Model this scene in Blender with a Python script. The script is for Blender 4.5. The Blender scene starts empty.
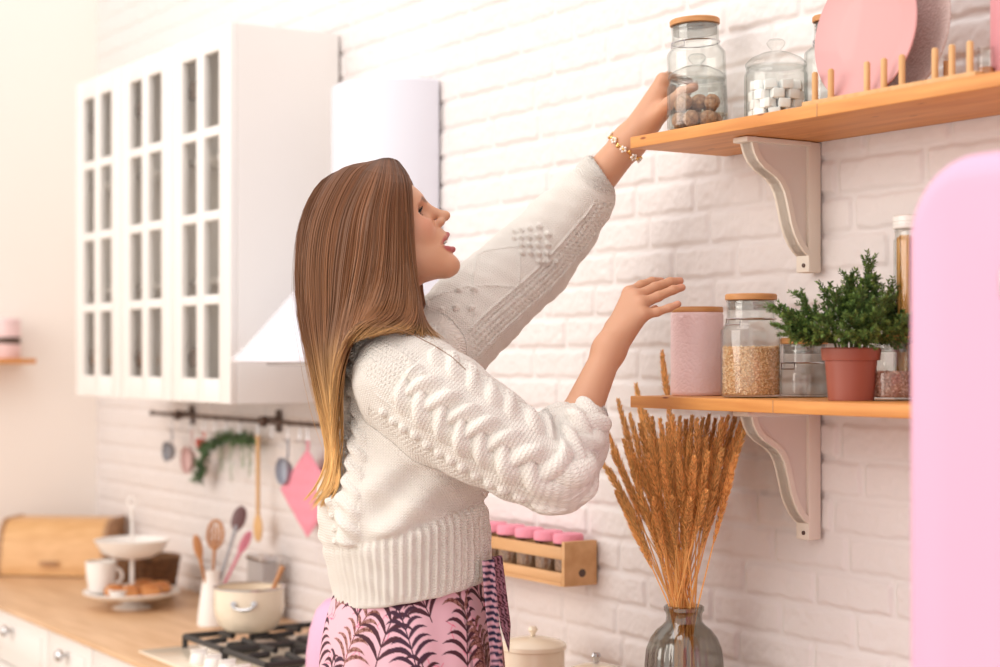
import bpy, bmesh, math, random
import numpy as np
from mathutils import Vector, Matrix
random.seed(7); rng = np.random.default_rng(7)
S = bpy.context.scene; COL = S.collection
PI = math.pi
# ---------------------------------------------------------------- camera
CAM = np.array([0.0, -2.0, 1.5]); FPX = 1707.0; HY = 358.0
F = np.array([-0.8406, 0.5417, 0.0]); F /= np.linalg.norm(F)
R = np.array([F[1], -F[0], 0.0])
cd = bpy.data.cameras.new('camera'); cam = bpy.data.objects.new('camera', cd); COL.objects.link(cam)
cam.matrix_world = Matrix(((R[0], 0, -F[0], CAM[0]), (R[1], 0, -F[1], CAM[1]), (0, 1, 0, CAM[2]), (0, 0, 0, 1)))
cd.sensor_width = 36; cd.lens = FPX/1000*36; cd.shift_y = (HY-333.5)/1000
cd.clip_start = 0.05; cd.dof.use_dof = True; cd.dof.focus_distance = 2.83; cd.dof.aperture_fstop = 2.6
S.camera = cam
# ---------------------------------------------------------------- world, lights, exposure
w = bpy.data.worlds.new('daylight'); S.world = w; w.use_nodes = True
bg = w.node_tree.nodes['Background']; bg.inputs[0].default_value = (1.0, 0.955, 0.92, 1); bg.inputs[1].default_value = 1.04
def area(name, loc, aim, sx, sy, power, col):
    l = bpy.data.lights.new(name, 'AREA'); l.shape = 'RECTANGLE'; l.size = sx; l.size_y = sy; l.energy = power; l.color = col
    o = bpy.data.objects.new(name, l); COL.objects.link(o); o.location = loc
    o.rotation_euler = (Vector(aim)-Vector(loc)).to_track_quat('-Z', 'Y').to_euler(); return o
area('window_daylight', (-3.5, -4.3, 2.6), (-2.9, -.3, 1.4), 3.6, 2.6, 92, (1.0, 0.93, 0.86))
area('skylight', (-2.4, -1.6, 4.2), (-2.4, -0.2, 1.0), 2.0, 1.4, 20, (1.0, 0.95, 0.93))
S.view_settings.view_transform = 'Standard'; S.view_settings.look = 'None'
S.view_settings.gamma = 1; S.view_settings.use_curve_mapping = False; S.view_settings.exposure = 0.13
# ---------------------------------------------------------------- positions from the photo
def ray(x):
    u = (x-500)/FPX; return F+u*R
def at_t(x, y, t):
    r = ray(x); p = CAM+r*t; p[2] = CAM[2]-(y-HY)/FPX*t; return p
def at_Y(x, y, Y):
    return at_t(x, y, (Y-CAM[1])/ray(x)[1])
def at_Z(x, y, Z):
    return at_t(x, y, (Z-CAM[2])/(-(y-HY)/FPX))
# ---------------------------------------------------------------- materials
MATS = {}
def mat(name, col, rough=.5, metal=0, coat=0, bump=None, noise=None, spec=.5, sheen=0, sss=0, emit=None):
    m = bpy.data.materials.new(name); m.use_nodes = True; nt = m.node_tree; b = nt.nodes['Principled BSDF']
    b.inputs['Base Color'].default_value = (*col, 1); b.inputs['Roughness'].default_value = rough
    b.inputs['Metallic'].default_value = metal; b.inputs['Coat Weight'].default_value = coat
    b.inputs['Specular IOR Level'].default_value = spec; b.inputs['Sheen Weight'].default_value = sheen
    if sss: b.inputs['Subsurface Weight'].default_value = sss; b.inputs['Subsurface Radius'].default_value = (1, .4, .25); b.inputs['Subsurface Scale'].default_value = .006
    tc = nt.nodes.new('ShaderNodeTexCoord')
    if noise:   # (scale xyz, amount, colour2)
        mp = nt.nodes.new('ShaderNodeMapping'); mp.inputs['Scale'].default_value = noise[0]
        n = nt.nodes.new('ShaderNodeTexNoise'); n.inputs['Scale'].default_value = 1; n.inputs['Detail'].default_value = 5
        nt.links.new(tc.outputs['Object'], mp.inputs[0]); nt.links.new(mp.outputs[0], n.inputs['Vector'])
        cr = nt.nodes.new('ShaderNodeValToRGB'); cr.color_ramp.elements[0].position = .35; cr.color_ramp.elements[1].position = .68
        cr.color_ramp.elements[0].color = (*noise[1], 1); cr.color_ramp.elements[1].color = (*col, 1)
        nt.links.new(n.outputs['Fac'], cr.inputs[0]); nt.links.new(cr.outputs[0], b.inputs['Base Color'])
    if bump:    # (scale, strength)
        n2 = nt.nodes.new('ShaderNodeTexNoise'); n2.inputs['Scale'].default_value = bump[0]; n2.inputs['Detail'].default_value = 4
        nt.links.new(tc.outputs['Object'], n2.inputs['Vector'])
        bp = nt.nodes.new('ShaderNodeBump'); bp.inputs['Strength'].default_value = bump[1]; bp.inputs['Distance'].default_value = .002
        nt.links.new(n2.outputs['Fac'], bp.inputs['Height']); nt.links.new(bp.outputs[0], b.inputs['Normal'])
    MATS[name] = m; return m
def attr_mat(name, rough=.5, attr='col', **k):
    m = mat(name, (1, 1, 1), rough, **k); nt = m.node_tree
    a = nt.nodes.new('ShaderNodeAttribute'); a.attribute_name = attr
    nt.links.new(a.outputs['Color'], nt.nodes['Principled BSDF'].inputs['Base Color']); return m
def glass(name, tint=(.97, .98, .97), edge=(.40, .44, .42), gloss=.10):
    m = bpy.data.materials.new(name); m.use_nodes = True; nt = m.node_tree; nt.nodes.clear()
    out = nt.nodes.new('ShaderNodeOutputMaterial'); mx = nt.nodes.new('ShaderNodeMixShader')
    tr = nt.nodes.new('ShaderNodeBsdfTransparent'); gl = nt.nodes.new('ShaderNodeBsdfGlossy'); gl.inputs['Roughness'].default_value = .04
    lw = nt.nodes.new('ShaderNodeLayerWeight'); lw.inputs[0].default_value = .35
    fr = nt.nodes.new('ShaderNodeFresnel'); fr.inputs[0].default_value = 1.45
    cm = nt.nodes.new('ShaderNodeMixRGB'); cm.inputs[1].default_value = (*tint, 1); cm.inputs[2].default_value = (*edge, 1)
    pw = nt.nodes.new('ShaderNodeMath'); pw.operation = 'POWER'; pw.inputs[1].default_value = 3.8
    nt.links.new(lw.outputs['Facing'], pw.inputs[0]); nt.links.new(pw.outputs[0], cm.inputs[0]); nt.links.new(cm.outputs[0], tr.inputs[0])
    ad = nt.nodes.new('ShaderNodeMath'); ad.operation = 'MULTIPLY_ADD'; ad.inputs[1].default_value = .5; ad.inputs[2].default_value = gloss*.5
    pw2 = nt.nodes.new('ShaderNodeMath'); pw2.operation = 'POWER'; pw2.inputs[1].default_value = 5; lw2 = nt.nodes.new('ShaderNodeLayerWeight'); lw2.inputs[0].default_value = .5
    nt.links.new(lw2.outputs['Facing'], pw2.inputs[0]); nt.nodes.remove(fr); nt.links.new(pw2.outputs[0], ad.inputs[0]); nt.links.new(ad.outputs[0], mx.inputs[0])
    nt.links.new(tr.outputs[0], mx.inputs[1]); nt.links.new(gl.outputs[0], mx.inputs[2]); nt.links.new(mx.outputs[0], out.inputs[0]); return m
def wood(name, c1, c2, scale=(3, 40, 40), rough=.5, knots=None):
    m = mat(name, c1, rough, noise=(scale, c2, 0), bump=(90, .15))
    if knots:
        nt = m.node_tree; b = nt.nodes['Principled BSDF']; src = b.inputs['Base Color'].links[0].from_socket
        tc = [n for n in nt.nodes if n.type == 'TEX_COORD'][0]; mp = nt.nodes.new('ShaderNodeMapping'); mp.inputs['Scale'].default_value = knots
        v = nt.nodes.new('ShaderNodeTexVoronoi'); v.inputs['Scale'].default_value = 1
        cr = nt.nodes.new('ShaderNodeValToRGB'); cr.color_ramp.elements[0].position = .04; cr.color_ramp.elements[1].position = .10
        cr.color_ramp.elements[0].color = (.38, .2, .13, 1); cr.color_ramp.elements[1].color = (1, 1, 1, 1)
        mx = nt.nodes.new('ShaderNodeMixRGB'); mx.blend_type = 'MULTIPLY'; mx.inputs[0].default_value = 1
        nt.links.new(tc.outputs['Object'], mp.inputs[0]); nt.links.new(mp.outputs[0], v.inputs['Vector']); nt.links.new(v.outputs['Distance'], cr.inputs[0])
        nt.links.new(src, mx.inputs[1]); nt.links.new(cr.outputs[0], mx.inputs[2]); nt.links.new(mx.outputs[0], b.inputs['Base Color'])
    return m
M_wall = mat('painted_brick', (.765, .715, .700), .6, bump=(60, .35))
M_plain = mat('plain_wall', (.92, .855, .80), .8)
M_floor = wood('floorboards', (.55, .42, .3), (.42, .3, .2), (1, 9, 1))
M_cab = mat('cabinet_lacquer', (.82, .785, .755), .4)
M_cabin = mat('cabinet_interior', (.90, .84, .78), .6)
M_hood = mat('hood_enamel', (.74, .74, .82), .22, coat=.6)
M_ctop = wood('worktop_wood', (.72, .47, .28), (.60, .36, .19), (4, 30, 30), .45)
M_shelf = wood('shelf_pine', (.78, .36, .10), (.60, .23, .055), (4, 45, 60), .5, knots=(9, 30, 34))
M_bracket = mat('bracket_paint', (.80, .72, .62), .5)
M_bracket2 = mat('bracket_panel', (.74, .67, .60), .55)
M_glass = glass('clear_glass'); M_gglass = glass('grey_glass', (.76, .76, .73), (.40, .41, .39), .2)
M_pane = glass('pane_glass', (.97, .97, .96), (.9, .9, .9), .05)
M_lidwood = wood('lid_bamboo', (.62, .30, .11), (.50, .22, .07), (30, 30, 200), .5)
M_dowel = wood('dowel_wood', (.72, .42, .19), (.62, .34, .13), (60, 60, 12), .5)
M_pinkcan = mat('pink_ceramic', (.86, .63, .63), .42, coat=.2)
M_pinkfridge = mat('fridge_enamel', (.80, .43, .61), .5)
M_pinktin = mat('deep_pink_enamel', (.62, .25, .28), .45)
M_pinkplate = mat('pink_glaze', (.66, .33, .325), .4, coat=.2)
M_pinkfab = mat('pink_fabric', (.83, .31, .40), .9, bump=(200, .6))
M_white = mat('white_ceramic', (.88, .84, .80), .3, coat=.3)
M_cream = mat('cream_enamel', (.86, .74, .58), .25, coat=.5)
M_black = mat('black_iron', (.02, .018, .018), .45)
M_dark = mat('dark_bronze', (.11, .07, .055), .5, metal=.5)
M_steel = mat('steel', (.62, .62, .64), .25, metal=1)
M_gold = mat('gold', (.85, .55, .2), .22, metal=1)
M_wicker = mat('wicker', (.24, .1, .035), .8, noise=((60, 60, 160), (.07, .03, .01), 0), bump=(120, 1))
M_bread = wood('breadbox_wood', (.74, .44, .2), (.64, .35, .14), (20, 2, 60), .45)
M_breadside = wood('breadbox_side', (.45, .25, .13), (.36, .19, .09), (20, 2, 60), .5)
M_terra = mat('terracotta_plastic', (.36, .10, .065), .42)
M_grain = attr_mat('buckwheat_grain', .6)
M_walnut = mat('walnut_shell', (.48, .27, .15), .7, noise=((150, 150, 150), (.25, .12, .06), 0), bump=(160, 1))
M_sugar = mat('sugar', (.9, .9, .89), .7, bump=(900, .4))
M_pastry = mat('pastry', (.62, .27, .08), .6, noise=((60, 60, 60), (.45, .15, .04), 0))
M_spoon = wood('spoon_wood', (.55, .26, .11), (.42, .18, .07), (60, 60, 12), .5)
M_greydk = mat('grey_enamel', (.34, .34, .37), .4)
# ---------------------------------------------------------------- helpers
def tag(o, label, cat, group=None, kind=None):
    if label: o['label'] = label
    if cat: o['category'] = cat
    if group: o['group'] = group
    if kind: o['kind'] = kind
    return o
def struct(o): o['kind'] = 'structure'; return o
def empty(name, loc, label, cat, group=None):
    o = bpy.data.objects.new(name, None); COL.objects.link(o); o.location = loc; o.empty_display_size = .02
    return tag(o, label, cat, group)
def mesh(name, V, Fc, m, parent=None, smooth=True, loc=None, attr=None, sharp=None):
    """V in world coords unless loc given; the object's origin is put at loc (or the parent's frame)."""
    me = bpy.data.meshes.new(name); V = np.asarray(V, float)
    o = bpy.data.objects.new(name, me); COL.objects.link(o)
    if parent is not None:
        off = np.array(parent.get('_o', (0, 0, 0)), float) if '_o' in parent else world_off(parent)
        V = V-off; o.parent = parent
    elif loc is not None:
        V = V-np.asarray(loc, float); o.location = loc
    if isinstance(Fc, np.ndarray):
        n, k = Fc.shape; me.vertices.add(len(V)); me.vertices.foreach_set('co', V.astype(np.float32).ravel())
        me.loops.add(n*k); me.loops.foreach_set('vertex_index', Fc.astype(np.int32).ravel())
        me.polygons.add(n); me.polygons.foreach_set('loop_start', np.arange(0, n*k, k, dtype=np.int32)); me.update(calc_edges=True)
    else:
        me.from_pydata([tuple(v) for v in V], [], Fc)
    me.validate(); me.materials.append(m)
    if attr is not None:
        a = me.color_attributes.new('col', 'FLOAT_COLOR', 'POINT'); c = np.ones((len(V), 4), np.float32); c[:, :3] = attr; a.data.foreach_set('color', c.ravel())
    if smooth:
        me.polygons.foreach_set('use_smooth', np.ones(len(me.polygons), bool))
        if sharp: me.set_sharp_from_angle(angle=math.radians(sharp))
    return o
def world_off(o):
    v = np.zeros(3)
    while o is not None: v += np.array(o.location); o = o.parent
    return v
class MB:
    def __init__(s): s.V = []; s.F = []; s.C = []
    def add(s, V, Fc, c=None):
        n = len(s.V); s.V += [tuple(v) for v in V]; s.F += [tuple(i+n for i in f) for f in Fc]
        if c is not None: s.C += [c]*len(V)
        return s
    def box(s, x0, y0, z0, x1, y1, z1, bev=0, M=None, seg=2):
        bm = bmesh.new(); bmesh.ops.create_cube(bm, size=1)
        for v in bm.verts: v.co = Vector(((x0+x1)/2+v.co.x*(x1-x0), (y0+y1)/2+v.co.y*(y1-y0), (z0+z1)/2+v.co.z*(z1-z0)))
        if bev: bmesh.ops.bevel(bm, geom=bm.edges[:], offset=bev, segments=seg, profile=.5, affect='EDGES')
        if M is not None: bmesh.ops.transform(bm, matrix=M, verts=bm.verts)
        bm.verts.index_update(); s.add([v.co[:] for v in bm.verts], [[v.index for v in f.verts] for f in bm.faces]); bm.free(); return s
    def lathe(s, prof, c, n=40, axis=None, close=False, mod=None):
        V = []; Fc = []; m = len(prof)
        Q = Vector((0, 0, 1)).rotation_difference(Vector(axis)).to_matrix() if axis is not None else None
        for i in range(n):
            a = 2*PI*i/n
            for (r, z) in prof:
                rr = r*(mod(a, z) if mod else 1); p = Vector((rr*math.cos(a), rr*math.sin(a), z))
                if Q: p = Q @ p
                V.append((p.x+c[0], p.y+c[1], p.z+c[2]))
        for i in range(n):
            j = (i+1) % n
            for k in range(m-1+(1 if close else 0)):
                l = (k+1) % m; Fc.append((i*m+k, j*m+k, j*m+l, i*m+l))
        if not close:
            if prof[0][0] > 1e-6: Fc.append([i*m for i in range(n)][::-1])
            if prof[-1][0] > 1e-6: Fc.append([i*m+m-1 for i in range(n)])
        return s.add(V, Fc)
    def tube(s, pts, rad, n=8, cap=True, flat=None):
        pts = [Vector(p) for p in pts]; m = len(pts)
        if not hasattr(rad, '__len__'): rad = [rad]*m
        up = None; V = []; Fc = []
        for i, p in enumerate(pts):
            t = (pts[min(i+1, m-1)]-pts[max(i-1, 0)]).normalized()
            if up is None: up = Vector((0, 0, 1)) if abs(t.z) < .9 else Vector((1, 0, 0))
            e1 = (up-t*up.dot(t)).normalized(); up = e1; e2 = t.cross(e1)
            for k in range(n):
                a = 2*PI*k/n; V.append(p+e1*(rad[i]*math.cos(a)*(flat or 1))+e2*(rad[i]*math.sin(a)))
        for i in range(m-1):
            for k in range(n): Fc.append((i*n+k, i*n+(k+1) % n, (i+1)*n+(k+1) % n, (i+1)*n+k))
        if cap: Fc.append(list(range(n))[::-1]); Fc.append([(m-1)*n+k for k in range(n)])
        return s.add(V, Fc)
    def prism(s, poly, f0, f1):
        """poly: list of 2D; f0,f1 map 2D -> 3D for the two faces."""
        n = len(poly); V = [f0(p) for p in poly]+[f1(p) for p in poly]
        Fc = [list(range(n)), list(range(2*n-1, n-1, -1))]+[(i, i+n, (i+1) % n+n, (i+1) % n) for i in range(n)]
        return s.add(V, Fc)
    def ball(s, c, r, n=10, M=None, c2=None):
        bm = bmesh.new(); bmesh.ops.create_icosphere(bm, subdivisions=n, radius=1); bm.verts.index_update()
        r = (r, r, r) if not hasattr(r, '__len__') else r
        V = []
        for v in bm.verts:
            p = Vector((v.co.x*r[0], v.co.y*r[1], v.co.z*r[2]))
            if M is not None: p = M @ p
            V.append((p.x+c[0], p.y+c[1], p.z+c[2]))
        s.add(V, [[v.index for v in f.verts] for f in bm.faces]); bm.free(); return s
    def out(s, name, m, parent=None, smooth=True, loc=None, sharp=40, **k):
        o = mesh(name, s.V, s.F, m, parent, smooth, loc, attr=(np.array(s.C) if s.C else None), sharp=sharp, **k)
        bm = bmesh.new(); bm.from_mesh(o.data); bmesh.ops.recalc_face_normals(bm, faces=bm.faces); bm.to_mesh(o.data); bm.free(); return o
def copy_tree(o, parent=None):
    c = o.copy(); COL.objects.link(c); c.parent = parent
    for ch in list(o.children):
        copy_tree(ch, c)
    return c
# ================================================================ THE ROOM
XL = -5.63
def brick_wall():
    P = 0.0622; Z0 = 1.3327-P*9; LB = .184
    xs = [XL]
    while xs[-1] < -.72: xs.append(xs[-1]+(.0085 if xs[-1] < -3.9 else .0055 if xs[-1] < -3.0 else .0034))
    xs = np.array(xs)
    zs = np.concatenate([np.arange(0, .80, .02), np.arange(.80, 2.75, .0036)])
    XX, ZZ = np.meshgrid(xs, zs, indexing='ij')
    row = np.floor((ZZ-Z0)/P).astype(int); fz = (ZZ-Z0)/P-row
    offs = {9: .071, 8: .005, 7: .085, 6: .045, 5: .121, 4: .025, 3: .13, 15: .025, 14: .134, 13: .016, 12: .11, 11: .05, 10: .15}
    mx = row.max()+40; o_t = np.array([offs.get(i-20, rng.random()*LB) for i in range(mx+20)])
    ph = -2.0-o_t[row+20]
    u = (XX-ph)/LB; b = np.floor(u).astype(int); fu = u-b
    jit = rng.uniform(-.045, .045, (mx+40, 80)); bb = np.clip(b+45, 0, 78)
    l = jit[row+20, bb]; r_ = jit[row+20, bb+1]
    wav = lambda A, s, p: A*(np.sin(XX*s+p+3*np.sin(ZZ*31))+np.sin(XX*s*2.3+ZZ*57+p*2))
    ex = np.minimum((fu-l)*LB, (1+r_-fu)*LB)+wav(.0009, 70, 1)
    ez = np.minimum(fz*P, (1-fz)*P)+wav(.0011, 48, 2)
    g = .0050; ex = ex-g; ez = ez-g; rc = .007
    # rounded-rectangle distance to the brick's edge
    qx = np.maximum(rc-ex, 0); qz = np.maximum(rc-ez, 0); d = np.minimum(np.minimum(ex, ez), rc)*((qx == 0) | (qz == 0))+((qx > 0) & (qz > 0))*(rc-np.hypot(qx, qz))
    prof = 1/(1+np.exp(-(d-.0010)/.0012))
    def noise(nx, nz, seed):
        g_ = np.random.default_rng(seed).standard_normal((nx+3, nz+3)); a = (XX-XL)/(4.95)*nx; c = ZZ/2.75*nz
        i = a.astype(int); j = c.astype(int); fa = a-i; fc = c-j; fa = fa*fa*(3-2*fa); fc = fc*fc*(3-2*fc)
        return g_[i, j]*(1-fa)*(1-fc)+g_[i+1, j]*fa*(1-fc)+g_[i, j+1]*(1-fa)*fc+g_[i+1, j+1]*fa*fc
    tb = rng.uniform(-.0009, .0012, (mx+40, 80))[row+20, bb]; tl = rng.uniform(-.02, .02, (mx+40, 80))[row+20, bb]
    nz = noise(330, 200, 1)*.00050+noise(700, 420, 2)*.00038+noise(90, 50, 3)*.0007
    H = prof*(.0050+tb+tl*(fz-.5)*P+nz)+noise(500, 300, 5)*.00018
    V = np.stack([XX, -H, ZZ], -1).reshape(-1, 3)
    nx, nz_ = XX.shape; idx = np.arange(nx*nz_).reshape(nx, nz_)
    Fq = np.stack([idx[:-1, :-1], idx[1:, :-1], idx[1:, 1:], idx[:-1, 1:]], -1).reshape(-1, 4)
    nv = len(V); x0, x1, z0, z1 = xs[0], xs[-1], zs[0], zs[-1]
    V = np.concatenate([V, [(x0, .12, z0), (x1, .12, z0), (x1, .12, z1), (x0, .12, z1)]])
    Fq = np.concatenate([Fq, [[nv+3, nv+2, nv+1, nv]]])
    struct(mesh('wall_back', V, Fq, M_wall))
brick_wall()
struct(MB().box(XL-.12, -4.6, 0, XL, .12, 2.75).out('wall_left', M_plain, smooth=False))
struct(MB().box(XL-.12, -4.6, -.1, .8, .12, 0).out('floor', M_floor, smooth=False))

# ---------------------------------------------------------------- worktops and base cabinets
CT = .806
t = MB().box(XL+.002, -.585, CT-.014, -3.05, -.008, CT, .003).out('worktop', M_ctop, loc=(-4.3, -.3, CT-.014))
tag(t, 'long wooden worktop carrying the hob, cake stand and bread box', 'worktop')
t = MB().box(-3.045, -.3, CT-.022, -1.95, -.008, CT, .003).out('worktop', M_ctop, loc=(-2.5, -.15, CT-.022))
tag(t, 'narrow wooden worktop under the cream tins and the vase of dried grass', 'worktop')
def base_cabinet(x0, x1, y0, label, knobs=1):
    top = CT-.0148 if y0 < -.4 else CT-.023
    c = empty('base_cabinet', ((x0+x1)/2, y0, 0), label, 'cabinet', 'white base cabinets')
    MB().box(x0, y0+.02, .08, x1, -.012, top, .002).box(x0+.01, y0+.06, 0, x1-.01, -.02, .08).out('carcass', M_cab, c)
    zz = [(top-.003, top-.15), (top-.155, top-.40), (top-.405, .09)] if y0 < -.4 else [(top-.003, .09)]
    for (z1, z0) in zz:
        d = MB().box(x0+.002, y0, z0, x1-.002, y0+.019, z1, .003).box(x0+.05, y0-.004, z0+.035, x1-.05, y0+.004, z1-.035, .0035).out('drawer' if y0 < -.4 else 'door', M_cab, c)
        MB().lathe([(.0, 0), (.006, 0), (.006, .012), (.015, .018), (.016, .026), (.010, .033), (0, .035)], ((x0+x1)/2, y0-.004, z1-.045), 20, (0, -1, 0)).out('knob', M_steel, d)
base_cabinet(XL+.004, -5.02, -.565, 'white base cabinet in the far corner under the bread box')
base_cabinet(-5.018, -4.425, -.565, 'white base cabinet with round knob under the two-tier cake stand')
base_cabinet(-4.423, -4.085, -.565, 'narrow white base cabinet with round knob, left of the hob')
base_cabinet(-4.083, -3.60, -.565, 'white base cabinet below the left half of the hob')
base_cabinet(-3.598, -3.06, -.565, 'white base cabinet below the right half of the hob')
base_cabinet(-3.04, -2.5, -.28, 'shallow white base cabinet below the cream tins')
base_cabinet(-2.498, -1.955, -.28, 'shallow white base cabinet below the vase of dried grass')

# ---------------------------------------------------------------- glazed wall cabinets
def wall_cabinet():
    W = .3765; H0, H1 = 1.388, 2.315; y0 = -.307
    c = empty('wall_cabinet', (0, 0, H0), None, 'cabinet', 'glazed white wall cabinets'); c['_o'] = (0, 0, H0)
    b = MB(); tk = .016
    b.box(0, y0+.02, H0, tk, -.012, H1, .001).box(W-tk, y0+.02, H0, W, -.012, H1, .001)
    b.box(tk, y0+.02, H0, W-tk, -.012, H0+tk).box(tk, y0+.02, H1-tk, W-tk, -.012, H1)
    b.out('carcass', M_cab, c, smooth=False)
    MB().box(tk, -.02, H0+tk, W-tk, -.013, H1-tk).out('back_panel', M_cabin, c, smooth=False)
    for z in (1.69, 2.0): MB().box(tk, y0+.04, z, W-tk, -.02, z+.014, .001).out('shelf', M_cab, c)
    d = MB(); st, bar, pw = .07, .046, (W-.14-.046)/2; zb, hb, ph = .061, .024, .1845
    for (a, e) in ((0.001, st), (st+pw, st+pw+bar), (W-st, W-.001)): d.box(a, y0, H0, e, y0+.02, H1, .002)
    z = H0+zb; d.box(.002, y0+.0012, H0+.0005, W-.002, y0+.0195, z, .002)
    for k in range(3):
        z += ph; d.box(.002, y0+.0012, z, W-.002, y0+.0195, z+hb, .002); z += hb
    z += ph; d.box(.002, y0+.0012, z, W-.002, y0+.0195, H1-.0005, .002)
    door = d.out('door', M_cab, c)
    g = MB().box(st-.005, y0+.011, H0+zb-.005, W-st+.005, y0+.014, H0+zb+4*ph+3*hb+.005).out('glass_panes', M_pane, door, smooth=False)
    for z in (1.50, 2.19):
        MB().box(st-.002, y0+.022, z-.024, st+.034, y0+.04, z+.024, .006).box(.017, y0+.035, z-.012, st+.01, y0+.06, z+.012, .004).out('hinge', M_dark, door)
    del c['_o']; return c
wc = wall_cabinet()
for i, x in enumerate((-3.835-.3765, -3.835-.3765*2-.001, -3.835-.3765*3-.002)):
    o = wc if i == 0 else copy_tree(wc)
    o.location.x = x
    o['label'] = ('glazed white wall cabinet nearest the cooker hood', 'glazed white wall cabinet in the middle of the three', 'glazed white wall cabinet at the far left end')[i]

# ---------------------------------------------------------------- cooker hood
def hood():
    cx, r = -3.51, .168; zt = 2.135
    c = empty('cooker_hood', (cx, 0, 1.49), 'white cooker hood with round chimney and flared canopy', 'cooker hood')
    def half(prof, name, m, n=48, lip=0):
        V = []; Fc = []
        for i in range(n+1):
            a = -PI*i/n
            for (ax, by, z) in prof: V.append((cx+ax*math.cos(a), -.012+by*math.sin(a), z))
        k = len(prof)
        for i in range(n):
            for j in range(k-1): Fc.append((i*k+j, (i+1)*k+j, (i+1)*k+j+1, i*k+j+1))
        Fc.append([i*k for i in range(n+1)]); Fc.append([i*k+k-1 for i in range(n+1)][::-1])
        Fc.append([j for j in range(k)]+[n*k+j for j in range(k-1, -1, -1)])
        return MB().add(V, Fc).out(name, m, c, sharp=35)
    ch = half([(r, r, 1.74), (r, r, zt-.004), (r-.004, r-.004, zt)], 'chimney', M_hood)
    pr = [(.296, .412, 1.49), (.30, .416, 1.492), (.30, .416, 1.502)]
    for q in np.linspace(0.03, 1, 14):
        e = q**.9; pr.append((.297-(.297-r-.002)*e, .412-(.412-r-.002)*e, 1.504+.262*q))
    cn = half(pr, 'canopy', M_hood)
    MB().box(cx-.2, -.27, 1.482, cx+.2, -.05, 1.4895, .002).out('grease_filter', M_steel, c)
    # small grey maker's lettering running up the left of the canopy
    lt = MB()
    for k in range(7):
        q = .24+.052*k+(.07 if k > 4 else 0); e = q**.9; ax = .297-(.297-r-.002)*e; by = .412-(.412-r-.002)*e
        a = -PI*.66; p = Vector((cx+ax*math.cos(a), -.012+by*math.sin(a), 1.504+.262*q))
        nrm = Vector((math.cos(a), math.sin(a), .35)).normalized(); tt = Vector((-math.cos(a)*.45, -math.sin(a)*.9, 1)).normalized(); ss = tt.cross(nrm)
        M = Matrix((ss, tt, nrm)).transposed().to_4x4(); M.translation = p
        lt.box(-.004, -.0045, -.001, .004, -.002, .0016, 0, M); lt.box(-.004, -.002, -.001, -.001, .0045, .0016, 0, M)
        if k % 2: lt.box(.001, -.002, -.001, .004, .0045, .0016, 0, M)
    lt.out('lettering', M_greydk, cn, smooth=False)
hood()

# ---------------------------------------------------------------- open shelves and brackets
def shelf(x0, x1, z0, label):
    s = MB().box(x0, -.222, z0, x1, -.008, z0+.02, .0015).out('wall_shelf', M_shelf, loc=((x0+x1)/2, -.11, z0), sharp=30)
    tag(s, label, 'shelf')
    for px in ((817, 1170) if z0 > 1.6 else (773,)):
        jx = at_Y(px, 0, -.222)[0]
        if jx < x1: MB().box(jx-.0007, -.2224, z0+.0004, jx+.0007, -.20, z0+.0196).out('board_joint', M_breadside, s, smooth=False)
shelf(-2.346, -.86, 1.860, 'upper long pine wall shelf with knots, holding jars and plates')
shelf(-2.346, -1.335, 1.415, 'lower pine wall shelf holding pink canister and potted plant')
def bracket(x, ztop, label):
    c = empty('shelf_bracket', (x, -.008, ztop-.24), label, 'bracket', 'cream shelf brackets')
    pts = [(-.19, 0), (-.188, -.012), (-.182, -.028), (-.172, -.042), (-.158, -.053), (-.142, -.061), (-.128, -.068), (-.115, -.078), (-.105, -.092), (-.098, -.110), (-.092, -.130), (-.086, -.150), (-.078, -.168), (-.066, -.186), (-.054, -.198), (-.042, -.206)]
    pts = [(p[0]*.84, p[1]*.92) for p in pts]
    web = [(-.03, 0)]+pts[::1]+[(-.03, -.1895)]
    web = pts+[(-.009, -.1895), (-.009, 0)]
    MB().prism(web, lambda p: (x-.010, p[0], ztop-.001+p[1]), lambda p: (x+.010, p[0], ztop-.001+p[1])).out('web', M_bracket2, c, sharp=30)
    b = MB(); n = len(pts)                         # raised rim following the curve
    inner = []
    for i, p in enumerate(pts):
        a = np.array(pts[max(i-1, 0)]); e = np.array(pts[min(i+1, n-1)]); d = (e-a)/np.linalg.norm(e-a); inner.append((p[0]-d[1]*.010, p[1]+d[0]*.010))
    for i in range(n-1):
        q = [pts[i], pts[i+1], inner[i+1], inner[i]]
        b.prism(q, lambda p: (x-.015, p[0], ztop-.001+p[1]), lambda p: (x+.015, p[0], ztop-.001+p[1]))
    b.out('curved_rim', M_bracket, c, sharp=40)
    MB().box(x-.016, -.036, ztop-.218, x+.016, -.008, ztop-.001, .003).box(x-.018, -.172, ztop-.010, x+.018, -.03, ztop-.001, .002).out('back_post', M_bracket, c)
    MB().lathe([(0, 0), (.0035, 0), (.0035, .002), (0, .003)], (x+.004, -.036, ztop-.206), 12, (0, -1, 0)).out('screw', M_dark, c)
bracket(-2.118, 1.860, 'cream scrolled bracket under the upper wall shelf')
bracket(-2.118, 1.415, 'cream scrolled bracket under the lower wall shelf')

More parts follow.
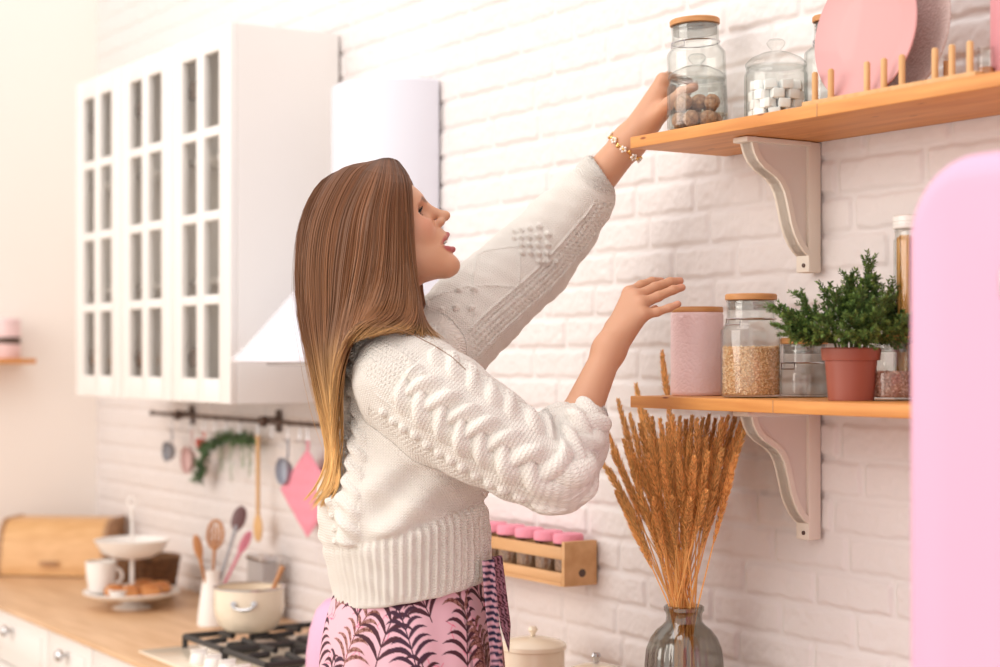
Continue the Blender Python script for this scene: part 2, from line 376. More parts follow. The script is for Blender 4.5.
# ---------------------------------------------------------------- fridge
def fridge():
    x0, x1, y0, y1, zt = -1.3045, -.69, -.65, -.06, 1.712
    c = empty('fridge', ((x0+x1)/2, (y0+y1)/2, 0), 'tall pastel pink retro fridge with rounded corners', 'fridge')
    def rrect(r, z0, ins=0):
        P = []
        for (cx, cz, a0) in ((x0+r, z0+r*.4, 180), (x1-r, z0+r*.4, 270), (x1-r, zt-r, 0), (x0+r, zt-r, 90)):
            rz = r if cz > 1 else r*.4
            for k in range(13):
                a = math.radians(a0+90*k/12); P.append((cx+(r-ins)*math.cos(a), cz+(rz-ins)*math.sin(a)))
        return P
    def slab(ys, z0, name, parent=None):
        V = []; n = 52
        for (y, ins) in ys: V += [(p[0], y, p[1]) for p in rrect(.088, z0, ins)]
        k = len(ys); Fc = [(j*n+i, j*n+(i+1) % n, (j+1)*n+(i+1) % n, (j+1)*n+i) for j in range(k-1) for i in range(n)]
        Fc += [list(range(n))[::-1], [(k-1)*n+i for i in range(n)]]
        return MB().add(V, Fc).out(name, M_pinkfridge, parent, sharp=50)
    e = [(y0+.028*(1-math.sin(a)), .028*(1-math.cos(a))) for a in np.linspace(PI/2, 0, 9)]
    dd = slab([(y0+.002, .04)]+[(y, i) for y, i in e]+[(y0+.07, 0)], .06, 'door', c)
    slab([(y0+.076, .004), (y1, .004)], .03, 'cabinet_body', c)
    MB().box(x0+.06, y0+.1, 0, x1-.06, y1-.03, .04).out('plinth', M_black, c)
    hx = -1.137
    MB().box(hx, y0-.042, 1.556, hx+.15, y0-.026, 1.592, .008, seg=3).box(hx+.012, y0-.03, 1.562, hx+.03, y0+.006, 1.586, .004).box(hx+.12, y0-.03, 1.562, hx+.138, y0+.006, 1.586, .004).out('handle', M_steel, dd)
fridge()
# ================================================================ THINGS ON THE OPEN SHELVES
UZ, LZ = 1.880, 1.435
def jar_profile(r, h, neck_r, neck_h, wall=.0025, base=.005, sh=.018):
    """closed glass wall, outer then inner"""
    o = [(0, 0), (r-.008, 0), (r-.002, .002), (r, .008)]
    zs = h-neck_h-sh
    for k in range(7):
        a = k/6; o.append((r-(r-neck_r)*(a*a*(3-2*a)), zs+sh*a))
    o += [(neck_r, h-.004), (neck_r+.0012, h-.002), (neck_r, h)]
    i = [(max(q[0]-wall, 0), max(q[1], base) if q[1] < .02 else q[1]) for q in o[::-1]]
    i = [p for p in i if p[0] > 0]
    return o+i+[(0, base)]
def clip_ring(b, c, r, z, ang):
    b.lathe([(r, z-.0012), (r+.0012, z), (r, z+.0012), (r-.0012, z)], c, 40, close=True)
    M = [(math.cos(ang+a)*(r+.003), math.sin(ang+a)*(r+.003)) for a in (-.35, 0, .35)]
    b.tube([(c[0]+M[0][0], c[1]+M[0][1], c[2]+z), (c[0]+M[0][0]*1.04, c[1]+M[0][1]*1.04, c[2]+z-.010), (c[0]+M[2][0]*1.04, c[1]+M[2][1]*1.04, c[2]+z-.010), (c[0]+M[2][0], c[1]+M[2][1], c[2]+z)], .0011, 6)
CAMANG = math.atan2(-F[1], -F[0])
def wood_lid_jar(p, z, r, h, nr, label, tilt=0, name='glass_jar', clip=True, group=None):
    c = (p[0], p[1], z)
    o = MB().lathe(jar_profile(r, h-.010, nr, .034), c, 48).out(name, M_glass, loc=c, sharp=30)
    tag(o, label, 'jar', group)
    MB().lathe([(0, h-.010), (nr+.002, h-.010), (nr+.003, h-.009), (nr+.003, h-.002), (nr+.001, h), (0, h)], c, 40).out('lid', M_lidwood, o, sharp=40)
    MB().lathe([(0, h-.026), (nr-.003, h-.026), (nr-.002, h-.022), (nr-.0034, h-.019), (nr-.002, h-.016), (nr-.003, h-.011), (0, h-.011)], c, 40).out('lid_seal', M_seal, o)
    if clip:
        b = MB(); clip_ring(b, c, nr+.0015, h-.041, CAMANG-.9); b.out('wire_clip', M_steel, o)
    if tilt: o.rotation_euler = Matrix.Rotation(tilt, 4, Vector(F)).to_euler()
    return o
M_seal = glass('lid_seal_silicone', (.75, .74, .72), (.5, .5, .5), .3)
def knob_jar(p, z, r, h, label, bulge=0):
    c = (p[0], p[1], z); hb = h*.66
    o = MB().lathe(jar_profile(r, hb, r*.93, .004, sh=.010), c, 48).out('glass_jar', M_glass, loc=c, sharp=30)
    tag(o, label, 'jar')
    r2 = r*.97
    L = MB().lathe([(0, hb+.0012), (r*.9, hb+.0012), (r2, hb+.002), (r2, hb+.006), (r*.90, hb+.010), (r*.80, hb+(h-hb)*.32), (r*.45, hb+(h-hb)*.50), (.010, hb+(h-hb)*.56), (.008, hb+(h-hb)*.62), (.013, hb+(h-hb)*.74), (.0155, hb+(h-hb)*.86), (.011, h-.001), (0, h)], c, 44).out('lid', M_glass, o, sharp=40)
    return o
# --- big jar being lifted, walnuts jar, sugar jar
PB = at_Y(700, 60, -.085)
wood_lid_jar(PB, UZ+.001, .051, .212, .041, 'tall clip-top glass jar with round wooden lid, grasped by her raised hand', tilt=-.045)
b = MB()
for k in range(150):
    a = rng.random()*2*PI; rr = .041*math.sqrt(rng.random()); zz = UZ+.008+rng.random()*.040*(1 if math.cos(a-CAMANG-1.2) > -.2 else .6)
    q = Vector((PB[0]+rr*math.cos(a)+.0012*(zz-UZ)/.04, PB[1]+rr*math.sin(a), zz)); dv = Vector(rng.standard_normal(3)).normalized()*.0075
    b.tube([q-dv, q, q+dv], .0032, 5)
M_pasta = mat('dry_pasta', (.72, .55, .36), .6)
tag(b.out('dry_pasta', M_pasta), 'pale dry pasta lying inside the tall clip-top jar', 'pasta', kind='stuff')
PW = at_Y(697, 100, -.165)
knob_jar(PW, UZ, .050, .132, 'small glass jar of walnuts with knob lid in front of the tall jar')
wl = None; spots = [(0, .024, 0), (.55, .027, 0), (1.2, .026, 0), (1.9, .027, 0), (2.6, .026, 0), (3.5, .027, 0), (4.4, .026, 0), (5.3, .027, 0), (.3, .012, .028), (1.5, .024, .029), (2.9, .022, .03), (4.3, .022, .029), (5.5, .026, .03)]
spots = [(k*2*PI/6, .028, 0) for k in range(6)]+[(0, 0, .002)]+[(k*2*PI/6+.5, .027, .029) for k in range(5)]+[(1, .003, .031)]
for k, (a, rr, dz) in enumerate(spots):
    if wl is None:
        bw = MB(); bm = bmesh.new(); bmesh.ops.create_icosphere(bm, subdivisions=4, radius=1)
        for v in bm.verts:
            n = v.co.normalized(); f = 1+.03*math.sin(9*n.x+4*n.z)*math.sin(8*n.y)+.02*math.sin(17*n.z+5*n.x)+.06*math.exp(-(n.y/.08)**2)
            v.co = Vector((n.x*.0135*f, n.y*.0132*f, n.z*.0145*f))
        bm.verts.index_update(); bw.add([v.co[:] for v in bm.verts], [[v.index for v in f.verts] for f in bm.faces]); bm.free()
        wl = bw.out('walnut', M_walnut, loc=(0, 0, 0), sharp=None); o = wl
        tag(wl, 'brown walnut in the small knob-lid jar', 'walnut', 'walnuts in the small jar')
    else: o = wl.copy(); COL.objects.link(o)
    o.location = (PW[0]+rr*math.cos(a), PW[1]+rr*math.sin(a), UZ+.0198+dz); o.rotation_euler = rng.uniform(0, 6, 3)
PS = at_Y(776, 80, -.125)
knob_jar(PS, UZ, .051, .137, 'glass jar of white sugar cubes with knob lid on the upper shelf')
sc = None
for lay in range(4):
    for k, (a, rr) in enumerate([(j*2*PI/8+lay*.45, .033) for j in range(8)]+[(j*2*PI/3+lay, .012) for j in range(3)]):
        if sc is None:
            sc = MB().box(-.0095, -.0095, -.0074, .0095, .0095, .0074, .0015).out('sugar_cube', M_sugar, loc=(0, 0, 0)); o = sc
            tag(sc, 'white sugar cube in the knob-lid jar on the upper shelf', 'sugar cube', 'sugar cubes in the glass jar')
        else: o = sc.copy(); COL.objects.link(o)
        o.location = (PS[0]+rr*math.cos(a), PS[1]+rr*math.sin(a), UZ+.0135+lay*.0152); o.rotation_euler = (rng.uniform(-.1, .1), rng.uniform(-.1, .1), a+rng.uniform(-.5, .5))
# bottle behind the pink plate, right-hand canister and jar
PQ = at_Y(829, 0, -.050)
wood_lid_jar(PQ, UZ, .040, .175, .024, 'empty glass jar with wooden stopper mostly hidden behind the pink plate', clip=True)
PC = at_Y(1029, 0, -.10)
def canister(p, z, r, h, name, label, embossed=True):
    c = (p[0], p[1], z); n = 220 if embossed else 48; V = []; Fc = []
    zz = np.concatenate([[0, .0015], np.linspace(.004, h-.012, 110 if embossed else 4), [h-.0095, h-.009]]); rb = [r-.003, r-.0005]+[r]*(len(zz)-4)+[r-.0005, r-.003]
    cells = np.random.default_rng(5).uniform(0, 1, (760, 2)); cells[:, 0] *= 2*PI*r; cells[:, 1] *= h
    for i in range(n):
        a = 2*PI*i/n
        for k, q in enumerate(zz):
            rr = rb[k]
            if embossed and 2 < k < len(zz)-3:
                dx = np.abs(cells[:, 0]-a*r); dx = np.minimum(dx, 2*PI*r-dx); dd = np.sort(np.hypot(dx, cells[:, 1]-q))[:2]
                rr += .0009*min(1, (dd[1]-dd[0])/.0012)*(1-.0*dd[0])
            V.append((c[0]+rr*math.cos(a), c[1]+rr*math.sin(a), c[2]+q))
    m = len(zz)
    for i in range(n):
        j = (i+1) % n
        for k in range(m-1): Fc.append((i*m+k, j*m+k, j*m+k+1, i*m+k+1))
    Fc += [[i*m for i in range(n)][::-1], [i*m+m-1 for i in range(n)]]
    o = MB().add(V, Fc).out(name, M_pinkcan, loc=c, sharp=60); tag(o, label, 'canister')
    return o, c
o, c = canister(PC, UZ, .052, .134, 'canister', 'deep pink canister at the right end of the upper shelf', False); o.data.materials[0] = M_pinktin
MB().lathe([(0, .1255), (.053, .1255), (.0545, .127), (.0545, .137), (.053, .139), (0, .140)], c, 48).out('lid', M_pinktin, o)
PJ = at_Y(986, 0, -.155); c = (PJ[0], PJ[1], UZ)
o = MB().lathe(jar_profile(.0125, .05, .011, .008, sh=.006, wall=.0015), c, 32).out('spice_jar', M_glass, loc=c, sharp=30); tag(o, 'tiny glass spice jar beside the pink canister on the upper shelf', 'jar')
tag(MB().lathe([(0, .006), (.0098, .006), (.0098, .022), (0, .024)], c, 24).out('spice', M_pastry, loc=c), 'brown spice inside the tiny glass jar', 'spice', kind='stuff')
# --- plates in a dowel rack
def rack():
    x0, x1 = at_Y(808, 0, -.19)[0], at_Y(978, 0, -.19)[0]
    c = empty('plate_rack', ((x0+x1)/2, -.15, UZ), 'low wooden plate rack with upright dowels on the upper shelf', 'rack')
    for y in (-.192, -.095): MB().box(x0-.004, y-.008, UZ, x1+.004, y+.008, UZ+.011, .002).out('rail', M_dowel, c)
    for x in (x0+.006, x1-.006): MB().box(x-.007, -.183, UZ+.0002, x+.007, -.104, UZ+.009, .002).out('crossbar', M_dowel, c)
    for px in (815, 831, 867, 884, 902, 935, 952, 970):
        q = at_Y(px, 0, -.192)
        MB().lathe([(0, .0095), (.0048, .0095), (.0048, .052), (.003, .0545), (0, .055)], (q[0], q[1], UZ), 14).out('dowel', M_dowel, c)
    for i in range(8):
        q = (x0+.006+(x1-x0-.012)*i/7, -.095); MB().lathe([(0, .0095), (.0042, .0095), (.0042, .055), (0, .056)], (q[0], q[1], UZ), 14).out('dowel', M_dowel, c)
rack()
def plate(px, Y, r, m, label, lean, zb, emb=False, yaw=0):
    p = at_Y(px, 0, Y); n = 96
    prof = [(0, 0), (r*.62, 0), (r*.66, .0015), (r*.93, .011), (r, .0145), (r*1.004, .0165), (r*.992, .0175), (r*.93, .0145), (r*.66, .0048), (r*.6, .0038)]
    if emb: prof += [(r*q, .0038+.0007*(k % 2)) for k, q in enumerate(np.linspace(.58, .04, 24))]
    prof += [(0, .0038)]
    b = MB().lathe(prof, (0, 0, 0), n, mod=(lambda a, z: 1) )
    M = Matrix.Rotation(yaw, 4, 'Z') @ Matrix.Rotation(PI/2-lean, 4, 'X')
    V = np.array([M @ Vector(v) for v in b.V]); V[:, 2] -= V[:, 2].min(); V += (p[0], Y, zb); b.V = [tuple(v) for v in V]
    return tag(b.out('plate', m, loc=(p[0], Y, zb), sharp=50), label, 'plate', 'plates in the rack')
plate(872, -.158, .104, M_pinkplate, 'smooth pink dinner plate standing in front in the rack', .10, UZ+.0005)
M_greyplate = mat('textured_glaze', (.56, .42, .39), .4, coat=.2)
nt = M_greyplate.node_tree; bs = nt.nodes['Principled BSDF']; tc = nt.nodes.new('ShaderNodeTexCoord'); vo = nt.nodes.new('ShaderNodeTexVoronoi'); vo.inputs['Scale'].default_value = 260; bp = nt.nodes.new('ShaderNodeBump'); bp.inputs['Strength'].default_value = .45; bp.inputs['Distance'].default_value = .003
nt.links.new(tc.outputs['Object'], vo.inputs['Vector']); nt.links.new(vo.outputs['Distance'], bp.inputs['Height']); nt.links.new(bp.outputs[0], bs.inputs['Normal'])
plate(899, -.118, .115, M_greyplate, 'dimpled grey-pink dinner plate standing behind the pink plate', .02, UZ+.0005)
# ---------------- lower shelf
PP = at_Y(697, 0, -.115)
o, c = canister(PP, LZ, .0445, .153, 'canister', 'pale pink embossed canister with wooden lid near the outstretched hand')
MB().lathe([(0, .1435), (.0442, .1435), (.0452, .1445), (.0452, .151), (.044, .153), (0, .153)], c, 48).out('lid', M_lidwood, o)
PG = at_Y(751, 0, -.135)
wood_lid_jar(PG, LZ, .0495, .170, .0395, 'wooden-lidded glass jar half full of buckwheat on lower shelf')
def grains(p, z, r, h, n, cols, name, label, size=.0026):
    b = MB(); b.lathe([(0, .0052), (r-.0045, .0052), (r-.0028, .009), (r-.0028, h-.003), (0, h-.002)], (p[0], p[1], z), 40); b.C = [np.array(cols[0])*.8]*len(b.V)
    tet = [(0, 0, 1), (.94, 0, -.33), (-.47, .82, -.33), (-.47, -.82, -.33)]
    g = np.random.default_rng(3)
    for i in range(n):
        a = g.random()*2*PI
        if i < n*.8: rr = r-.0022; zz = .0065+g.random()*(h-.007)
        else: rr = (r-.003)*math.sqrt(g.random()); zz = h-.0025
        Q = Matrix.Rotation(g.random()*6.28, 3, Vector(g.standard_normal(3)).normalized()); s_ = size*g.uniform(.8, 1.15)
        b.add([(p[0]+rr*math.cos(a)+(Q @ Vector(v)).x*s_, p[1]+rr*math.sin(a)+(Q @ Vector(v)).y*s_, z+zz+(Q @ Vector(v)).z*s_) for v in tet], [(0, 1, 2), (0, 2, 3), (0, 3, 1), (1, 3, 2)], np.array(cols[g.integers(len(cols))]))
    o = mesh(name, b.V, b.F, M_grain, loc=(p[0], p[1], z), attr=np.array(b.C), smooth=False); tag(o, label, 'grain', kind='stuff')
grains(PG, LZ, .0470, .084, 4200, [(.88, .58, .32), (.80, .48, .24), (.93, .70, .46), (.66, .36, .17), (.9, .62, .36)], 'buckwheat', 'golden brown buckwheat filling the wooden-lidded jar')
PE = at_Y(804, 0, -.055)
wood_lid_jar(PE, LZ, .041, .098, .036, 'small empty glass jar behind the buckwheat jar and plant', name='glass_jar')
PH = at_Y(891, 0, -.085)
wood_lid_jar(PH, LZ, .032, .100, .027, 'squat glass jar of pinkish flakes just right of the plant pot', clip=False)
grains(PH, LZ, .0297, .045, 900, [(.60, .33, .24), (.72, .48, .38), (.42, .2, .13)], 'dried_flakes', 'pinkish dried flakes in the squat jar behind the plant', .003)
PT = at_Y(913, 0, -.052); c = (PT[0], PT[1], LZ)
o = MB().lathe(jar_profile(.029, .262, .027, .012, sh=.006), c, 40).out('spaghetti_jar', M_glass, loc=c, sharp=30); tag(o, 'tall glass jar of spaghetti with white lid beside the fridge', 'jar')
MB().lathe([(0, .2628), (.030, .2628), (.031, .264), (.031, .268), (.030, .2685), (.031, .269), (.031, .273), (.030, .2735), (.031, .274), (.031, .281), (.029, .283), (0, .283)], c, 40).out('lid', M_white, o)
b = MB(); g = np.random.default_rng(9)
for i in range(110):
    a = g.random()*2*PI; rr = .0235*math.sqrt(g.random()) if i > 60 else .0235; a2 = a+g.normal()*.15
    b.tube([(c[0]+rr*math.cos(a), c[1]+rr*math.sin(a), LZ+.0062), (c[0]+rr*math.cos(a2), c[1]+rr*math.sin(a2), LZ+.243+g.random()*.010)], .0012, 5)
M_spag = mat('spaghetti', (.72, .36, .08), .5)
tag(b.out('spaghetti', M_spag, loc=c), 'golden spaghetti standing upright in the tall jar', 'spaghetti', kind='stuff')
# ---------------- potted plant
def plant():
    p = at_Y(851, 0, -.135); c = (p[0], p[1], LZ)
    o = empty('potted_plant', c, 'bushy green conifer-like plant in a terracotta-coloured pot', 'plant')
    prof = [(0, 0), (.0335, 0), (.0345, .001), (.0395, .061), (.0435, .0615), (.0440, .063), (.0455, .079), (.0440, .081), (.0405, .080), (.0395, .066), (0, .066)]
    MB().lathe(prof, c, 56).out('pot', M_terra, o, sharp=30)
    MB().lathe([(0, .0665), (.039, .0665), (.030, .071), (0, .073)], c, 30, mod=lambda a, z: 1+.03*math.sin(7*a)).out('soil', mat('soil', (.06, .035, .02), .9), o)
    g = np.random.default_rng(11); b = MB(); st = MB()
    def leaf(q, d, up, L, W, col):
        s_ = d.cross(up).normalized(); n_ = s_.cross(d).normalized()
        b.add([q, q+d*L*.45+s_*W+n_*W*.3, q+d*L, q+d*L*.45-s_*W+n_*W*.3, q+d*L*.4-n_*W*.55], [(0, 1, 2), (0, 2, 3), (0, 4, 1), (1, 4, 2), (2, 4, 3), (3, 4, 0)], col)
    def sprig(q0, d0, L, depth, lim):
        n = max(4, int(L/.0042)); q = Vector(q0); d = Vector(d0).normalized(); P = [q.copy()]
        for i in range(n):
            f = i/n; d = (d+Vector((0, 0, -.010*depth+.008))+Vector(g.standard_normal(3))*.035).normalized(); q = q+d*(L/n)
            if q.z < LZ+.088 and math.hypot(q.x-c[0], q.y-c[1]) < .05: q.z = LZ+.088
            if q.y > -.012: q.y = -.012
            P.append(q.copy())
            up = Vector((0, 0, 1)) if abs(d.z) < .8 else Vector((1, 0, 0))
            s_ = d.cross(up).normalized(); u_ = s_.cross(d)
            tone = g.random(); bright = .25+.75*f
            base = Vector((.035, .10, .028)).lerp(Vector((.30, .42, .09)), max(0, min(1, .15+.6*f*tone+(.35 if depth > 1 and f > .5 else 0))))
            if depth > 0 or f > .25:
                for k in range(4):
                    a = g.random()*2*PI+k*1.57; dd = (d*1.0+(s_*math.cos(a)+u_*math.sin(a))*.85).normalized()
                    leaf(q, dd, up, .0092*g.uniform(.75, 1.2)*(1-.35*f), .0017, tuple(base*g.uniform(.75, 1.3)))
            if depth < 2 and f > .18 and i % 2 == 0 and L > .03:
                for sg in (-1, 1):
                    dd = (d*.9+s_*sg*g.uniform(.4, .8)+u_*g.uniform(-.5, .5)).normalized(); sprig(q, dd, L*.30*(1-.6*f)+.006, depth+1, lim)
        st.tube(P, [.0014*(1-.6*i/len(P))/(1+depth*.5) for i in range(len(P))], 5)
    # main shoots: (right, up, toward camera) directions and lengths
    shoots = [(.30, 1.0, 0, .145), (-.05, 1.0, .1, .12), (-.95, .62, .0, .125), (-.8, .8, .35, .115), (-1.0, .38, .3, .12), (-1, .15, .1, .105), (.55, .75, .1, .115), (.9, .75, -.1, .13), (1.0, .45, .1, .12), (.95, .15, .2, .095), (-.5, .45, .8, .1), (.2, .55, .9, .10), (.6, .25, .8, .10), (-.2, .1, 1, .09), (.1, -.1, 1, .095), (-.7, .0, .7, .095), (-.45, .9, -.3, .11), (.3, .8, -.4, .1), (-.6, .2, -.5, .1), (.5, .2, -.5, .09), (.75, -.05, .5, .08), (-1, .0, .4, .1), (.0, .7, .5, .1), (-.3, .6, .4, .1), (.4, .5, .3, .1), (-.15, .3, .7, .1), (.3, .3, .6, .09)]
    for (r_, u_, k_, L) in shoots:
        d = Vector(R*r_-F*k_)+Vector((0, 0, u_)); q0 = Vector(c)+Vector((0, 0, .074))+Vector(R*r_-F*k_)*.022
        sprig(q0, d, L*.86, 0, None)
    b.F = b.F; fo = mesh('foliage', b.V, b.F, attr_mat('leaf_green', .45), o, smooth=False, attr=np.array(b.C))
    st.out('stems', mat('stem_green', (.10, .12, .03), .6), o)
plant()
# ================================================================ DRIED GRASS IN A RIBBED VASE
M_grass = attr_mat('dried_grass', .8)
def vase_and_grass():
    p = at_Y(684, 0, -.150); c = np.array((p[0], p[1], CT)); r = .066
    rib = lambda a, z: 1+(.018*math.cos(a*26) if .02 < z < .215 else 0)
    o_ = [(0, 0), (.052, 0), (.060, .003), (.066, .012), (.0665, .05), (.0665, .17), (.064, .195), (.057, .215), (.047, .228), (.037, .236), (.0315, .242), (.030, .252), (.0315, .258), (.0345, .262), (.0345, .268), (.032, .270)]
    i_ = [(max(q[0]-.003, 0), max(q[1], .006)) for q in o_[::-1]]; i_ = [q for q in i_ if q[0] > .001 and q[1] > .006]
    v = MB().lathe(o_+i_+[(0, .006)], c, 156, mod=rib).out('vase', M_gglass, loc=c, sharp=30)
    tag(v, 'ribbed grey glass vase holding the dried grass bouquet', 'vase')
    g = np.random.default_rng(21)
    neck = c+np.array((0, 0, .262))
    # plume tips: (px, py, stand-off Y) - the left ones rise past the shelf's end, the others lean under it
    tips = [(607, 430, -.17), (612, 452, -.22), (618, 400, -.12), (624, 440, -.2), (630, 415, -.15), (636, 385, -.05), (640, 425, -.24), (646, 412, -.12), (652, 418, -.2), (662, 352, -.045), (660, 420, -.1), (668, 424, -.24), (673, 416, -.08), (680, 418, -.19), (686, 421, -.12), (692, 417, -.07), (697, 420, -.21), (703, 419, -.15), (709, 416, -.1), (715, 420, -.06), (722, 419, -.16), (728, 417, -.11), (735, 418, -.07), (742, 421, -.10), (746, 428, -.13), (610, 470, -.24), (632, 470, -.26), (648, 455, -.27), (662, 462, -.28), (678, 455, -.27), (694, 458, -.26), (708, 452, -.24), (722, 450, -.2), (736, 455, -.17), (654, 500, -.25), (672, 498, -.26), (690, 500, -.25), (706, 492, -.23), (617, 492, -.2), (625, 510, -.22), (733, 440, -.05), (700, 440, -.03), (660, 440, -.04), (644, 480, -.08), (715, 480, -.18), (685, 470, -.1), (602, 462, -.12), (634, 455, -.18), (640, 495, -.2), (650, 440, -.1), (664, 485, -.14), (676, 440, -.22), (690, 435, -.2), (706, 438, -.19), (716, 440, -.12), (728, 470, -.14), (700, 475, -.1), (660, 515, -.22), (682, 520, -.2), (645, 470, -.15)]
    for i, (x, y, Y) in enumerate(tips):
        T = at_Y(x, y, Y)
        if T[0] > -2.36: T[2] = min(T[2], 1.404)
        a = g.random()*2*PI; nk = neck+np.array((.018*math.cos(a), .018*math.sin(a), 0)); nk += (T-neck)*np.array((.05, .05, 0))
        bt = c+np.array((-(T[0]-neck[0])*.22, -(T[1]-neck[1])*.22, .012+.01*g.random())); bt[:2] = np.clip(bt[:2], c[:2]-.04, c[:2]+.04)
        P = []
        for k in range(14):
            s_ = k/13
            if s_ < .35: q = bt+(nk-bt)*(s_/.35)
            else:
                e = (s_-.35)/.65; mid = nk+(T-nk)*.5+np.array((0, 0, .02))*np.linalg.norm(T-nk)*3*.3
                out = (1-e)**2*nk+2*e*(1-e)*mid+e*e*T; q = out
            P.append(Vector(q))
        hue = np.array((.74, .38, .125))*g.uniform(.82, 1.22)+np.array((.10, .08, .03))*g.random()
        s = MB().tube(P, [.0016-.0007*k/13 for k in range(14)], 6)
        s.C = [hue*1.15]*len(s.V)
        st = mesh('dried_grass_stem', s.V, s.F, M_grass, loc=P[0], attr=np.array(s.C))
        tag(st, 'dried grass stem rising highest, beside the pink canister' if x == 662 and y == 352 else 'dried grass stem leaning furthest left out of the ribbed vase' if x == 602 else 'golden brown dried grass stem in the dense middle of the bouquet', 'dried grass', 'dried grass stems in the ribbed vase')
        b = MB(); Lp = g.uniform(.15, .21) if y < 480 else g.uniform(.10, .13)
        # arc-length resample of the last Lp of the stem
        pts = [P[-1]]; acc = 0; k = 13
        dense = []
        for k in range(13, 0, -1):
            for f in np.linspace(0, 1, 12, endpoint=False): dense.append(P[k].lerp(P[k-1], f))
        cur = [dense[0]]; 
        for q in dense[1:]:
            acc += (q-cur[-1]).length; cur.append(q)
            if acc > Lp: break
        n = len(cur); m = 640
        for j in range(m):
            f = (j+g.random())/m; idx = f*(n-1); q = cur[int(idx)].lerp(cur[min(int(idx)+1, n-1)], idx-int(idx)); d = (cur[max(int(idx)-1, 0)]-cur[min(int(idx)+1, n-1)]).normalized()
            s1 = d.cross(Vector((.3, .2, 1))).normalized(); s2 = d.cross(s1); a = g.random()*2*PI; o2 = s1*math.cos(a)+s2*math.sin(a)
            wd = .0168*math.sin(PI*min(1, f*.93+.07))**.6*g.uniform(.55, 1.1); dd = (o2*.48+d).normalized(); q0 = q+o2*.0008; L = wd*1.05; W = .0012
            sd = dd.cross(o2).normalized()
            cc = hue*g.uniform(.7, 1.35)
            b.add([q0, q0+dd*L*.5+sd*W, q0+dd*L, q0+dd*L*.5-sd*W, q0+dd*L*.5+o2*W], [(0, 1, 4), (1, 2, 4), (2, 3, 4), (3, 0, 4), (0, 3, 2, 1)], cc)
        mesh('seed_head', b.V, b.F, M_grass, st, smooth=False, attr=np.array(b.C))
vase_and_grass()

# ================================================================ ON THE WORKTOP, FAR LEFT TO HOB
def bread_box():
    A = at_Z(90, 575, CT); A = at_t(104, 0, 5.38); A[2] = CT
    wdt, dep, h = .358, .20, .180
    ax = -R; az = F                                       # width to the left, depth away
    rot = -.12; ax = ax*math.cos(rot)+az*math.sin(rot)*-1; az = np.array((-ax[1], ax[0], 0))
    if az @ F < 0: az = -az
    f = lambda u, v, z: tuple(A+ax*u+az*v+np.array((0, 0, z)))
    c = empty('bread_box', tuple(A+ax*wdt/2+az*dep/2), 'wooden roll-front bread box in the far corner of the worktop', 'bread box')
    prof = [(0, 0), (dep, 0), (dep, h), (dep*.42, h), (dep*.30, h-.006), (dep*.16, h-.03), (dep*.07, h-.075), (.003, h-.13), (0, h-.15)]
    for u0, u1 in ((0, .014), (wdt-.014, wdt)):
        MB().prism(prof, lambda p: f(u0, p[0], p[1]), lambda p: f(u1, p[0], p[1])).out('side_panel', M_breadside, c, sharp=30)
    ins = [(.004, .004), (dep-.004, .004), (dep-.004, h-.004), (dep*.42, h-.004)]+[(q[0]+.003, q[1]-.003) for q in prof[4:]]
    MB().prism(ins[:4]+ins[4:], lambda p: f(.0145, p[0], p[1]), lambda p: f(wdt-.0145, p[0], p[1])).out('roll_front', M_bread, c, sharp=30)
    b = MB()
    for k in range(7):
        z = .018+k*.019; v = -.001+(.0 if z < h-.14 else (z-(h-.15))*.11)
        M = Matrix(((ax[0], az[0], 0, 0), (ax[1], az[1], 0, 0), (0, 0, 1, 0), (0, 0, 0, 1))); M.translation = Vector(f(wdt/2, v+.001, z))
        b.box(-wdt/2+.016, -.003, -.0085, wdt/2-.016, .002, .0085, .002, M)
    q = MB(); M = Matrix(((ax[0], az[0], 0, 0), (ax[1], az[1], 0, 0), (0, 0, 1, 0), (0, 0, 0, 1))); M.translation = Vector(f(wdt/2, -.008, .045)); q.box(-.03, -.006, -.006, .03, .006, .006, .003, M).out('handle', M_breadside, c)
bread_box()
